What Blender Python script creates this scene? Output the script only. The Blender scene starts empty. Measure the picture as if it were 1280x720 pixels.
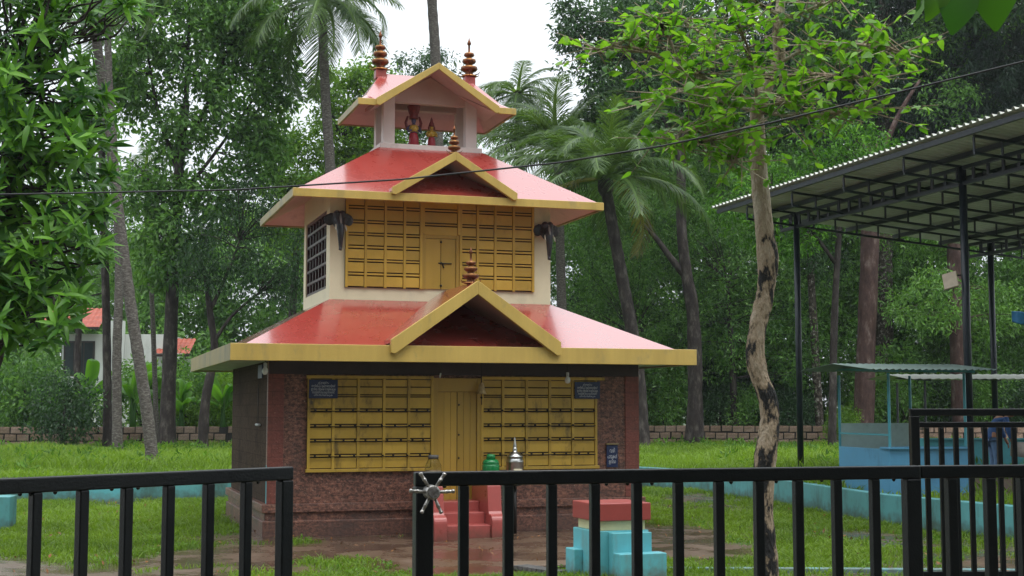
import bpy, bmesh, math, random
import numpy as np
from mathutils import Vector, Matrix, Quaternion
R = math.radians
SC = bpy.context.scene
COL = SC.collection
rng = np.random.default_rng(7)
random.seed(7)

# ------------------------------------------------------------------ camera
cam = bpy.data.cameras.new('camera'); camo = bpy.data.objects.new('camera', cam); COL.objects.link(camo)
camo.location = (0, 0, 1.8275); camo.rotation_euler = (R(90 + 5.04), 0, 0)
cam.sensor_width = 36; cam.lens = 36 * 1723.2 / 1280; cam.clip_start = 0.05; cam.clip_end = 3000
SC.camera = camo
# ------------------------------------------------------------------ sky (overcast) and soft sun
SUN_DIR = Vector((0.20, -0.34, 0.92)).normalized()
W = bpy.data.worlds.new('World'); SC.world = W; W.use_nodes = True
nt = W.node_tree; N = nt.nodes; L = nt.links
for n in list(N): N.remove(n)
out = N.new('ShaderNodeOutputWorld'); bg = N.new('ShaderNodeBackground'); bg.inputs['Strength'].default_value = 0.1
sky = N.new('ShaderNodeTexSky'); sky.sky_type = 'NISHITA'; sky.sun_disc = False
sky.sun_elevation = math.asin(SUN_DIR.z); sky.sun_rotation = math.atan2(SUN_DIR.x, SUN_DIR.y); sky.dust_density = 4.0
tc = N.new('ShaderNodeTexCoord'); sep = N.new('ShaderNodeSeparateXYZ'); L.new(tc.outputs['Generated'], sep.inputs[0])
mz = N.new('ShaderNodeMapRange'); mz.inputs['From Min'].default_value = 0; mz.inputs['From Max'].default_value = 1
mz.inputs['To Min'].default_value = 6.6; mz.inputs['To Max'].default_value = 20.0   # even overcast: the standard sky, brighter towards the zenith
L.new(sep.outputs['Z'], mz.inputs['Value'])
noi = N.new('ShaderNodeTexNoise'); noi.inputs['Scale'].default_value = 2.2; noi.inputs['Detail'].default_value = 5
L.new(tc.outputs['Generated'], noi.inputs['Vector'])
mn = N.new('ShaderNodeMapRange'); mn.inputs['To Min'].default_value = .9; mn.inputs['To Max'].default_value = 1.08
L.new(noi.outputs['Fac'], mn.inputs['Value'])
mul = N.new('ShaderNodeMath'); mul.operation = 'MULTIPLY'; L.new(mz.outputs[0], mul.inputs[0]); L.new(mn.outputs[0], mul.inputs[1])
vs = N.new('ShaderNodeVectorMath'); vs.operation = 'SCALE'; vs.inputs[0].default_value = (1.0, 1.06, 1.10); L.new(mul.outputs[0], vs.inputs['Scale'])
mx = N.new('ShaderNodeMix'); mx.data_type = 'RGBA'; mx.inputs['Factor'].default_value = 0.86
L.new(sky.outputs[0], mx.inputs['A']); L.new(vs.outputs[0], mx.inputs['B'])
L.new(mx.outputs['Result'], bg.inputs['Color']); L.new(bg.outputs[0], out.inputs['Surface'])
sl = bpy.data.lights.new('sun', 'SUN'); sl.energy = 1.2; sl.angle = R(35); sl.color = (1, .97, .92)
so = bpy.data.objects.new('sun', sl); COL.objects.link(so)
so.rotation_euler = (-SUN_DIR).to_track_quat('-Z', 'Y').to_euler(); so.location = (10, -20, 30)
SC.view_settings.view_transform = 'Standard'; SC.view_settings.look = 'None'
SC.view_settings.exposure = 0.42; SC.view_settings.gamma = 1.0; SC.view_settings.use_curve_mapping = False
SC.cycles.use_denoising = True
SC.cycles.max_bounces = 6; SC.cycles.transparent_max_bounces = 8

# ------------------------------------------------------------------ materials
MATS = {}
def new_mat(name):
    m = bpy.data.materials.new(name); m.use_nodes = True
    t = m.node_tree; b = t.nodes['Principled BSDF']; MATS[name] = m
    return m, t, b
def mat(name, col, rough=.5, spec=.5, metal=0, var=.15, vscale=6, bump=0, bscale=60, col2=None, stain=None, coat=0,
        streak=False, rvar=.1, thresh=(.35, .7), detail=6):
    """paint-like material: base colour broken up by noise, optional second colour, stains, bump"""
    m, t, b = new_mat(name)
    nd, lk = t.nodes, t.links
    c = nd.new('ShaderNodeTexCoord')
    mp = nd.new('ShaderNodeMapping'); lk.new(c.outputs['Object'], mp.inputs[0])
    if streak: mp.inputs['Scale'].default_value = (1, 1, .12)
    n1 = nd.new('ShaderNodeTexNoise'); n1.inputs['Scale'].default_value = vscale; n1.inputs['Detail'].default_value = detail; n1.inputs['Roughness'].default_value = .65
    lk.new(mp.outputs[0], n1.inputs['Vector'])
    r = nd.new('ShaderNodeMapRange'); r.inputs['From Min'].default_value = thresh[0]; r.inputs['From Max'].default_value = thresh[1]
    lk.new(n1.outputs['Fac'], r.inputs['Value'])
    mixn = nd.new('ShaderNodeMix'); mixn.data_type = 'RGBA'
    c2 = col2 if col2 else tuple(x * (1 - var * 2) for x in col)
    mixn.inputs['A'].default_value = (*c2, 1); mixn.inputs['B'].default_value = (*col, 1)
    lk.new(r.outputs[0], mixn.inputs['Factor']); last = mixn.outputs['Result']
    if stain:
        scol, ssc, lo, hi = stain
        mp2 = nd.new('ShaderNodeMapping'); lk.new(c.outputs['Object'], mp2.inputs[0]); mp2.inputs['Scale'].default_value = (1, 1, .45)
        n2 = nd.new('ShaderNodeTexNoise'); n2.inputs['Scale'].default_value = ssc; n2.inputs['Detail'].default_value = 7; n2.inputs['Roughness'].default_value = .7
        lk.new(mp2.outputs[0], n2.inputs['Vector'])
        r2 = nd.new('ShaderNodeMapRange'); r2.inputs['From Min'].default_value = lo; r2.inputs['From Max'].default_value = hi
        lk.new(n2.outputs['Fac'], r2.inputs['Value'])
        m2 = nd.new('ShaderNodeMix'); m2.data_type = 'RGBA'; lk.new(last, m2.inputs['A']); m2.inputs['B'].default_value = (*scol, 1)
        lk.new(r2.outputs[0], m2.inputs['Factor']); last = m2.outputs['Result']
    lk.new(last, b.inputs['Base Color'])
    rr = nd.new('ShaderNodeMapRange'); rr.inputs['To Min'].default_value = max(.02, rough - rvar); rr.inputs['To Max'].default_value = min(1, rough + rvar)
    lk.new(n1.outputs['Fac'], rr.inputs['Value']); lk.new(rr.outputs[0], b.inputs['Roughness'])
    b.inputs['Specular IOR Level'].default_value = spec; b.inputs['Metallic'].default_value = metal
    if coat: b.inputs['Coat Weight'].default_value = coat; b.inputs['Coat Roughness'].default_value = .13
    if bump:
        n3 = nd.new('ShaderNodeTexNoise'); n3.inputs['Scale'].default_value = bscale; n3.inputs['Detail'].default_value = 4
        lk.new(c.outputs['Object'], n3.inputs['Vector'])
        bp = nd.new('ShaderNodeBump'); bp.inputs['Strength'].default_value = bump; bp.inputs['Distance'].default_value = .02
        lk.new(n3.outputs['Fac'], bp.inputs['Height']); lk.new(bp.outputs[0], b.inputs['Normal'])
    return m
def leaf_mat(name, dark, light, trans=.35, rough=.30, spec=.32):
    m, t, b = new_mat(name); nd, lk = t.nodes, t.links
    a = nd.new('ShaderNodeAttribute'); a.attribute_name = 'rnd'
    oi = nd.new('ShaderNodeObjectInfo')
    ad = nd.new('ShaderNodeMath'); ad.operation = 'MULTIPLY_ADD'; lk.new(oi.outputs['Random'], ad.inputs[0]); ad.inputs[1].default_value = .25
    lk.new(a.outputs['Fac'], ad.inputs[2])
    rp = nd.new('ShaderNodeValToRGB'); lk.new(ad.outputs[0], rp.inputs[0])
    e = rp.color_ramp.elements; e[0].position = .05; e[0].color = (*dark, 1); e[1].position = 1.1 if False else 1.0; e[1].color = (*light, 1)
    mid = e.new(.55); mid.color = (*[(d * .55 + l * .45) for d, l in zip(dark, light)], 1)
    lk.new(rp.outputs[0], b.inputs['Base Color'])
    b.inputs['Roughness'].default_value = rough; b.inputs['Specular IOR Level'].default_value = spec
    tr = nd.new('ShaderNodeBsdfTranslucent'); hs = nd.new('ShaderNodeMix'); hs.data_type = 'RGBA'; hs.blend_type = 'MULTIPLY'; hs.inputs['Factor'].default_value = 1
    lk.new(rp.outputs[0], hs.inputs['A']); hs.inputs['B'].default_value = (1.7, 1.8, .6, 1); lk.new(hs.outputs['Result'], tr.inputs['Color'])
    ms = nd.new('ShaderNodeMixShader'); ms.inputs[0].default_value = trans
    o = nd['Material Output']; lk.new(b.outputs[0], ms.inputs[1]); lk.new(tr.outputs[0], ms.inputs[2]); lk.new(ms.outputs[0], o.inputs['Surface'])
    return m
def patch_mat(name, cols, scale, rough=.8, bump=.6, stretch=(1, 1, .4), bscale=25, pos=(.38, .5, .6)):
    """bark / stone: three colours in patches"""
    m, t, b = new_mat(name); nd, lk = t.nodes, t.links
    c = nd.new('ShaderNodeTexCoord'); mp = nd.new('ShaderNodeMapping'); mp.inputs['Scale'].default_value = stretch
    lk.new(c.outputs['Object'], mp.inputs[0])
    n = nd.new('ShaderNodeTexNoise'); n.inputs['Scale'].default_value = scale; n.inputs['Detail'].default_value = 8; n.inputs['Roughness'].default_value = .68
    lk.new(mp.outputs[0], n.inputs['Vector'])
    rp = nd.new('ShaderNodeValToRGB'); e = rp.color_ramp.elements
    e[0].position = pos[0]; e[0].color = (*cols[0], 1); e[1].position = pos[2]; e[1].color = (*cols[2], 1)
    k = e.new(pos[1]); k.color = (*cols[1], 1)
    lk.new(n.outputs['Fac'], rp.inputs[0]); lk.new(rp.outputs[0], b.inputs['Base Color'])
    b.inputs['Roughness'].default_value = rough; b.inputs['Specular IOR Level'].default_value = .3
    n3 = nd.new('ShaderNodeTexNoise'); n3.inputs['Scale'].default_value = bscale; n3.inputs['Detail'].default_value = 6
    lk.new(mp.outputs[0], n3.inputs['Vector'])
    bp = nd.new('ShaderNodeBump'); bp.inputs['Strength'].default_value = bump; bp.inputs['Distance'].default_value = .03
    lk.new(n3.outputs['Fac'], bp.inputs['Height']); lk.new(bp.outputs[0], b.inputs['Normal'])
    return m

mat('roof_red', (.37, .048, .038), rough=.28, spec=.6, var=.08, vscale=3, rvar=.06, bump=.02, bscale=7, stain=((.33, .048, .038), 2.2, .46, .74), coat=1.0)
MATS['roof_red'].node_tree.nodes['Principled BSDF'].inputs['Coat IOR'].default_value = 1.75
mat('gable_red', (.30, .03, .025), rough=.3, var=.12)
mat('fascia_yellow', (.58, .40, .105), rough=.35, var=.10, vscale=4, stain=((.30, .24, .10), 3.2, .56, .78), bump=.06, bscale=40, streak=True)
mat('fascia_dark', (.40, .31, .12), rough=.4, var=.15, vscale=4, stain=((.17, .15, .085), 2.6, .42, .66), bump=.06, bscale=40, streak=True)  # darker, more stained yellow for side and back boards
mat('screen_yellow', (.55, .35, .050), rough=.42, var=.10, vscale=3, stain=((.075, .055, .028), 3.1, .535, .70), bump=.04, bscale=30)
mat('screen_clean', (.55, .35, .050), rough=.42, var=.08, vscale=3, stain=((.24, .16, .035), 2.6, .60, .82), bump=.04, bscale=30)
mat('screen_back', (.05, .028, .012), rough=.8)
mat('door_yellow', (.50, .31, .048), rough=.38, var=.08, vscale=3, stain=((.16, .11, .03), 2.6, .62, .82), streak=True)
mat('cream_wall', (.74, .68, .47), rough=.55, var=.04, vscale=2.5, stain=((.5, .46, .33), 2.3, .55, .8), bump=.05, bscale=80)
mat('pink_wall', (.66, .55, .52), rough=.5, var=.05, vscale=3, stain=((.42, .34, .32), 2.8, .58, .82))
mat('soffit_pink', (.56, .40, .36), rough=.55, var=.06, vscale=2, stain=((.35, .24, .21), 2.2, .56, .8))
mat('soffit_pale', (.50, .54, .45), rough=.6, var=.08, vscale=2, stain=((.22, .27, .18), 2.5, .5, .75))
mat('eave_shade', (.050, .030, .029), rough=.6, var=.2)  # shadow and damp under the lower eave, put into the colour
mat('lattice_brown', (.055, .022, .025), rough=.35, var=.15)
mat('iron_black', (.012, .010, .009), rough=.5, spec=.4)
mat('slab_red', (.36, .06, .05), rough=.35, var=.06, vscale=5, stain=((.24, .05, .04), 4, .58, .85), bump=.05, bscale=40)
mat('red_cement', (.38, .085, .075), rough=.3, var=.06, vscale=5, stain=((.25, .07, .055), 4, .55, .8), bump=.06, bscale=40)
mat('turquoise', (.13, .48, .54), rough=.45, var=.08, vscale=2.5, stain=((.16, .26, .25), 4.5, .54, .8), bump=.05, bscale=50)
mat('turquoise_wall', (.12, .38, .40), rough=.55, var=.1, vscale=1.2, stain=((.05, .085, .065), 1.7, .47, .70), bump=.08, bscale=30)
mat('cream_band', (.72, .66, .38), rough=.45, var=.06, stain=((.45, .4, .22), 4, .58, .8))
mat('gate_black', (.003, .0045, .0055), rough=.34, spec=.28, var=.2, vscale=30, bump=.10, bscale=160, rvar=.1)
mat('steel', (.55, .55, .53), rough=.3, metal=1, var=.12, vscale=20)
mat('wheel_metal', (.46, .44, .41), rough=.32, metal=1, var=.25, vscale=60, bump=.2, bscale=120)
mat('copper', (.26, .10, .045), rough=.36, metal=.8, var=.3, vscale=14, stain=((.10, .04, .025), 18, .5, .7))
mat('copper_gold', (.62, .32, .11), rough=.3, metal=.85, var=.15, vscale=14)
mat('elephant', (.035, .034, .040), rough=.38, var=.2, vscale=10, stain=((.17, .14, .14), 7, .58, .75))
mat('stone_pale', (.30, .27, .26), rough=.5, var=.15)
mat('ivory', (.65, .58, .46), rough=.4)
mat('sign_blue', (.010, .022, .085), rough=.35, var=.12, vscale=5)
mat('sign_white', (.62, .64, .68), rough=.5)
mat('idol_dark', (.22, .035, .035), rough=.4, var=.25, vscale=25)
mat('idol_red', (.42, .03, .05), rough=.4, var=.15, vscale=25)
mat('idol_gold', (.68, .42, .06), rough=.35, var=.25, vscale=30)
mat('idol_skin', (.10, .10, .22), rough=.4, var=.2, vscale=20)
mat('bulb_white', (.75, .77, .76), rough=.2)
mat('brass', (.62, .46, .24), rough=.35, metal=.4, var=.25, vscale=20)
mat('shed_steel', (.012, .020, .030), rough=.4, spec=.45, var=.2, vscale=8)
mat('shed_sheet', (.58, .60, .54), rough=.5, var=.12, vscale=1.5, stain=((.36, .36, .31), .8, .5, .75))
mat('kiosk_blue', (.10, .33, .55), rough=.45, var=.06, vscale=2, stain=((.06, .17, .27), 2, .56, .8))
mat('kiosk_teal', (.07, .34, .42), rough=.45, var=.1)
mat('kiosk_pale', (.42, .58, .55), rough=.3, var=.08)
mat('tin_roof', (.20, .27, .25), rough=.45, var=.15, vscale=2, stain=((.10, .13, .11), 1.4, .5, .75))
mat('wire_black', (.012, .012, .014), rough=.5)
mat('house_white', (.66, .68, .66), rough=.7, var=.05, vscale=1, stain=((.4, .42, .4), .8, .55, .8))
mat('tile_red', (.42, .085, .045), rough=.55, var=.2, vscale=3)
mat('dark_wood', (.03, .02, .015), rough=.5)
mat('window_glass', (.03, .045, .05), rough=.08, spec=.8)
mat('lamp_beige', (.45, .36, .25), rough=.35)
mat('tarp_blue', (.03, .16, .36), rough=.4, var=.15)
mat('shirt_blue', (.025, .085, .24), rough=.8, var=.12, vscale=12)
mat('jeans_blue', (.11, .20, .36), rough=.85, var=.15, vscale=10)
mat('skin', (.30, .14, .075), rough=.5, var=.08)
mat('hair', (.012, .010, .009), rough=.4)
mat('cloth_pale', (.45, .40, .36), rough=.8, var=.2, vscale=6)
mat('wood_tan', (.34, .22, .12), rough=.6, var=.2, vscale=6)
mat('stone_grey', (.10, .095, .09), rough=.7, bump=.5, bscale=50, var=.2)
mat('cement_brown', (.20, .145, .105), rough=.35, var=.15, vscale=4, stain=((.10, .07, .05), 3, .5, .7))
mat('leaf_litter', (.30, .12, .02), rough=.6, var=.3, vscale=3)
mat('petal', (.75, .70, .45), rough=.6)
# pitted laterite on the temple walls: brown-red grain with pale pits and dark damp
def laterite(name, base, dark, pale, damp):
    m, t, b = new_mat(name); nd, lk = t.nodes, t.links
    c = nd.new('ShaderNodeTexCoord')
    def noise(s, d=6, r=.65, st=None):
        n = nd.new('ShaderNodeTexNoise'); n.inputs['Scale'].default_value = s; n.inputs['Detail'].default_value = d; n.inputs['Roughness'].default_value = r
        if st:
            mp = nd.new('ShaderNodeMapping'); mp.inputs['Scale'].default_value = st; lk.new(c.outputs['Object'], mp.inputs[0]); lk.new(mp.outputs[0], n.inputs['Vector'])
        else: lk.new(c.outputs['Object'], n.inputs['Vector'])
        return n.outputs['Fac']
    def rng_(v, lo, hi):
        r = nd.new('ShaderNodeMapRange'); r.inputs['From Min'].default_value = lo; r.inputs['From Max'].default_value = hi; lk.new(v, r.inputs['Value']); return r.outputs[0]
    def mix(f, a, bcol):
        x = nd.new('ShaderNodeMix'); x.data_type = 'RGBA'; lk.new(f, x.inputs['Factor'])
        if isinstance(a, tuple): x.inputs['A'].default_value = (*a, 1)
        else: lk.new(a, x.inputs['A'])
        x.inputs['B'].default_value = (*bcol, 1); return x.outputs['Result']
    pit = noise(17, 6, .78, (1, 1, 1.5))
    col = mix(rng_(pit, .42, .62), dark, base)
    col = mix(rng_(noise(30, 4, .7), .63, .70), col, pale)
    col = mix(rng_(noise(1.3, 6, .7, (1, 1, 1.6)), .50, .70), col, damp)
    sz = nd.new('ShaderNodeSeparateXYZ'); lk.new(c.outputs['Object'], sz.inputs[0]); zz = nd.new('ShaderNodeMath'); zz.operation = 'MULTIPLY_ADD'; lk.new(noise(2.3, 6, .7, (1, 1, .6)), zz.inputs[0]); zz.inputs[1].default_value = 1.5; lk.new(sz.outputs['Z'], zz.inputs[2])
    dmp = nd.new('ShaderNodeMath'); dmp.operation = 'MULTIPLY'; lk.new(rng_(zz.outputs[0], 1.05, .72), dmp.inputs[0]); dmp.inputs[1].default_value = .62; col = mix(dmp.outputs[0], col, damp)
    sx = nd.new('ShaderNodeSeparateXYZ'); lk.new(c.outputs['Object'], sx.inputs[0]); ax = nd.new('ShaderNodeMath'); lk.new(sx.outputs['X'], ax.inputs[0]); lk.new(sx.outputs['Y'], ax.inputs[1])
    cx = nd.new('ShaderNodeCombineXYZ'); lk.new(ax.outputs[0], cx.inputs[0]); lk.new(sx.outputs['Z'], cx.inputs[1])
    bk = nd.new('ShaderNodeTexBrick'); lk.new(cx.outputs[0], bk.inputs['Vector']); bk.inputs['Scale'].default_value = 1; bk.inputs['Brick Width'].default_value = .38; bk.inputs['Row Height'].default_value = .19
    bk.inputs['Mortar Size'].default_value = .007; bk.inputs['Mortar Smooth'].default_value = .5; bk.inputs['Color1'].default_value = (.9, .9, .9, 1); bk.inputs['Color2'].default_value = (1.12, 1.1, 1.08, 1); bk.inputs['Mortar'].default_value = (.55, .5, .5, 1)
    mm_ = nd.new('ShaderNodeMix'); mm_.data_type = 'RGBA'; mm_.blend_type = 'MULTIPLY'; mm_.inputs['Factor'].default_value = .75; lk.new(col, mm_.inputs['A']); lk.new(bk.outputs['Color'], mm_.inputs['B']); col = mm_.outputs['Result']
    lk.new(col, b.inputs['Base Color']); b.inputs['Roughness'].default_value = .42
    bp = nd.new('ShaderNodeBump'); bp.inputs['Strength'].default_value = .7; bp.inputs['Distance'].default_value = .02
    lk.new(pit, bp.inputs['Height']); lk.new(bp.outputs[0], b.inputs['Normal'])
laterite('laterite_wall', (.30, .13, .085), (.06, .024, .018), (.50, .33, .26), (.07, .04, .032))
laterite('laterite_shaded', (.085, .060, .043), (.05, .034, .026), (.12, .09, .065), (.035, .026, .02))  # darker laterite copy: the left wall's shade is put into its colour
MATS['laterite_shaded'].node_tree.nodes['Principled BSDF'].inputs['Roughness'].default_value = .9; MATS['laterite_shaded'].node_tree.nodes['Principled BSDF'].inputs['Specular IOR Level'].default_value = .08
laterite('laterite_pier', (.24, .065, .045), (.16, .042, .03), (.40, .22, .17), (.13, .04, .028))
laterite('laterite_block', (.40, .27, .20), (.20, .12, .09), (.52, .40, .31), (.13, .10, .07))
for _n in ('screen_yellow', 'screen_clean', 'door_yellow'):
    _t = MATS[_n].node_tree; _b = _t.nodes['Principled BSDF']; _s = _b.inputs['Base Color'].links[0].from_socket; _oi = _t.nodes.new('ShaderNodeObjectInfo')
    _m = _t.nodes.new('ShaderNodeMapRange'); _m.inputs['To Min'].default_value = .80; _m.inputs['To Max'].default_value = 1.08; _t.links.new(_oi.outputs['Random'], _m.inputs['Value'])
    _v = _t.nodes.new('ShaderNodeVectorMath'); _v.operation = 'SCALE'; _t.links.new(_s, _v.inputs[0]); _t.links.new(_m.outputs[0], _v.inputs['Scale']); _t.links.new(_v.outputs[0], _b.inputs['Base Color'])
def splash(name, col, h):
    t = MATS[name].node_tree; nd, lk = t.nodes, t.links; b = nd['Principled BSDF']; src = b.inputs['Base Color'].links[0].from_socket; c = nd.new('ShaderNodeTexCoord'); sx = nd.new('ShaderNodeSeparateXYZ'); lk.new(c.outputs['Object'], sx.inputs[0])
    n = nd.new('ShaderNodeTexNoise'); n.inputs['Scale'].default_value = 9; n.inputs['Detail'].default_value = 7; lk.new(c.outputs['Object'], n.inputs['Vector'])
    a = nd.new('ShaderNodeMath'); a.operation = 'MULTIPLY_ADD'; lk.new(n.outputs['Fac'], a.inputs[0]); a.inputs[1].default_value = -h * 2.2; lk.new(sx.outputs['Z'], a.inputs[2])
    r = nd.new('ShaderNodeMapRange'); r.inputs['From Min'].default_value = h * .1; r.inputs['From Max'].default_value = -h * 1.0; r.inputs['To Max'].default_value = .75; lk.new(a.outputs[0], r.inputs['Value'])
    m = nd.new('ShaderNodeMix'); m.data_type = 'RGBA'; lk.new(r.outputs[0], m.inputs['Factor']); lk.new(src, m.inputs['A']); m.inputs['B'].default_value = (*col, 1); lk.new(m.outputs['Result'], b.inputs['Base Color'])
splash('turquoise', (.13, .10, .07), .16); splash('turquoise_wall', (.06, .065, .04), .16); splash('red_cement', (.12, .055, .04), .14)
# glass jar / bottle
m, t, b = new_mat('clear_glass'); b.inputs['Transmission Weight'].default_value = 1.0; b.inputs['IOR'].default_value = 1.15; b.inputs['Roughness'].default_value = .02; b.inputs['Base Color'].default_value = (.85, .88, .85, 1)
m, t, b = new_mat('green_plastic'); b.inputs['Base Color'].default_value = (.01, .22, .06, 1); b.inputs['Roughness'].default_value = .15; b.inputs['Transmission Weight'].default_value = .25
# foliage
leaf_mat('leaf_mid', (.024, .082, .022), (.17, .33, .075))
leaf_mat('leaf_dark', (.010, .034, .015), (.062, .135, .045), trans=.25)
leaf_mat('leaf_wood', (.013, .046, .016), (.14, .29, .065), trans=.33)
leaf_mat('leaf_blue', (.012, .030, .020), (.050, .095, .055), trans=.2)
leaf_mat('leaf_light', (.04, .11, .012), (.17, .30, .035), trans=.42)
leaf_mat('leaf_bright', (.06, .18, .018), (.22, .42, .05), trans=.45, rough=.4)
leaf_mat('leaf_gloss', (.016, .078, .009), (.15, .35, .028), trans=.32, rough=.38, spec=.25)
leaf_mat('leaf_palm', (.03, .07, .022), (.13, .21, .055), trans=.35)
leaf_mat('leaf_palm_dry', (.12, .11, .03), (.30, .28, .08), trans=.35)
leaf_mat('leaf_banana', (.03, .10, .012), (.13, .30, .035), trans=.45, rough=.35)
leaf_mat('grass_mat', (.035, .085, .010), (.175, .28, .030), trans=.38, rough=.55)
leaf_mat('weed_mat', (.03, .09, .010), (.13, .26, .03), trans=.38, rough=.5)
patch_mat('bark_palm', ((.045, .038, .033), (.105, .092, .08), (.23, .215, .195)), 11, stretch=(1, 1, 2.6), bump=.8, bscale=18, pos=(.36, .52, .70))
patch_mat('bark_dark', ((.016, .012, .011), (.038, .030, .027), (.13, .115, .10)), 5, bump=.9, pos=(.36, .52, .72))
patch_mat('bark_red', ((.035, .018, .016), (.075, .042, .036), (.22, .17, .15)), 4, bump=.7, pos=(.35, .55, .75))
patch_mat('bark_patchy', ((.013, .013, .013), (.29, .22, .145), (.42, .36, .28)), 3.4, stretch=(1.5, 1.5, .62), bump=1.3, bscale=30, pos=(.465, .52, .68))
patch_mat('bark_spot', ((.022, .018, .014), (.08, .065, .05), (.40, .38, .34)), 9, stretch=(1, 1, .8), bump=.6, pos=(.40, .55, .64))
_t = MATS['bark_patchy'].node_tree; _rp = [n for n in _t.nodes if n.type == 'VALTORGB'][0]; _src = _rp.inputs[0].links[0].from_socket
_tc = [n for n in _t.nodes if n.type == 'TEX_COORD'][0]; _sx = _t.nodes.new('ShaderNodeSeparateXYZ'); _t.links.new(_tc.outputs['Object'], _sx.inputs[0])
_mr = _t.nodes.new('ShaderNodeMapRange'); _mr.inputs['From Min'].default_value = 2.9; _mr.inputs['From Max'].default_value = 3.7; _mr.inputs['To Min'].default_value = 0; _mr.inputs['To Max'].default_value = .10; _t.links.new(_sx.outputs['Z'], _mr.inputs['Value'])
_ad = _t.nodes.new('ShaderNodeMath'); _t.links.new(_src, _ad.inputs[0]); _t.links.new(_mr.outputs[0], _ad.inputs[1]); _t.links.new(_ad.outputs[0], _rp.inputs[0])
# ground: mud and thin turf, driven by a mask stored on the mesh and broken up by noise
def ground_mat(name, mudc, mudd, turf, turfd, puddle=True):
    m, t, b = new_mat(name); nd, lk = t.nodes, t.links
    c = nd.new('ShaderNodeTexCoord'); a = nd.new('ShaderNodeAttribute'); a.attribute_name = 'turf'
    def noise(s, d=7, r=.65):
        n = nd.new('ShaderNodeTexNoise'); n.inputs['Scale'].default_value = s; n.inputs['Detail'].default_value = d; n.inputs['Roughness'].default_value = r
        lk.new(c.outputs['Object'], n.inputs['Vector']); return n.outputs['Fac']
    def mixc(f, x, y):
        q = nd.new('ShaderNodeMix'); q.data_type = 'RGBA'; lk.new(f, q.inputs['Factor'])
        for k, v in (('A', x), ('B', y)):
            if isinstance(v, tuple): q.inputs[k].default_value = (*v, 1)
            else: lk.new(v, q.inputs[k])
        return q.outputs['Result']
    def rg(v, lo, hi, o0=0, o1=1):
        r = nd.new('ShaderNodeMapRange'); r.inputs['From Min'].default_value = lo; r.inputs['From Max'].default_value = hi
        r.inputs['To Min'].default_value = o0; r.inputs['To Max'].default_value = o1; lk.new(v, r.inputs['Value']); return r.outputs[0]
    n1, n2, n3 = noise(1.1), noise(9), noise(.45)
    mud = mixc(rg(n1, .35, .65), mudd, mudc); mud = mixc(rg(n2, .60, .80), mud, tuple(x * 1.2 for x in mudc))
    tf = mixc(rg(n2, .35, .65), turfd, turf)
    add = nd.new('ShaderNodeMath'); add.operation = 'MULTIPLY_ADD'; lk.new(n2, add.inputs[0]); add.inputs[1].default_value = .5; lk.new(a.outputs['Fac'], add.inputs[2])
    fac = rg(add.outputs[0], .55, .85)
    lk.new(mixc(fac, mud, tf), b.inputs['Base Color'])
    if puddle: lk.new(rg(n1, .42, .66, .10, .5), b.inputs['Roughness'])
    else: b.inputs['Roughness'].default_value = .8
    bp = nd.new('ShaderNodeBump'); bp.inputs['Strength'].default_value = .16; bp.inputs['Distance'].default_value = .04
    lk.new(n2, bp.inputs['Height']); lk.new(bp.outputs[0], b.inputs['Normal'])
ground_mat('yard', (.12, .076, .050), (.055, .034, .023), (.075, .085, .024), (.055, .05, .02))
ground_mat('terrace', (.13, .075, .045), (.08, .05, .03), (.045, .085, .015), (.03, .05, .012), puddle=False)

# ------------------------------------------------------------------ mesh helpers
def rot2(a): return np.array([[math.cos(a), -math.sin(a)], [math.sin(a), math.cos(a)]])
def np_mesh(name, V, F, attr=None, smooth=False):
    """V (n,3), F list of equal-length faces array (m,k)"""
    V = np.asarray(V, np.float32); F = np.asarray(F, np.int32)
    me = bpy.data.meshes.new(name); n, k = F.shape
    me.vertices.add(len(V)); me.vertices.foreach_set('co', V.ravel())
    me.loops.add(n * k); me.loops.foreach_set('vertex_index', F.ravel())
    me.polygons.add(n); me.polygons.foreach_set('loop_start', np.arange(0, n * k, k, dtype=np.int32))
    try: me.polygons.foreach_set('loop_total', np.full(n, k, np.int32))
    except Exception: pass
    me.polygons.foreach_set('use_smooth', np.full(n, smooth, bool))
    if attr:
        for an, av in attr.items():
            a = me.attributes.new(an, 'FLOAT', 'POINT'); a.data.foreach_set('value', np.asarray(av, np.float32))
    me.update(calc_edges=True); return me
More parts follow.
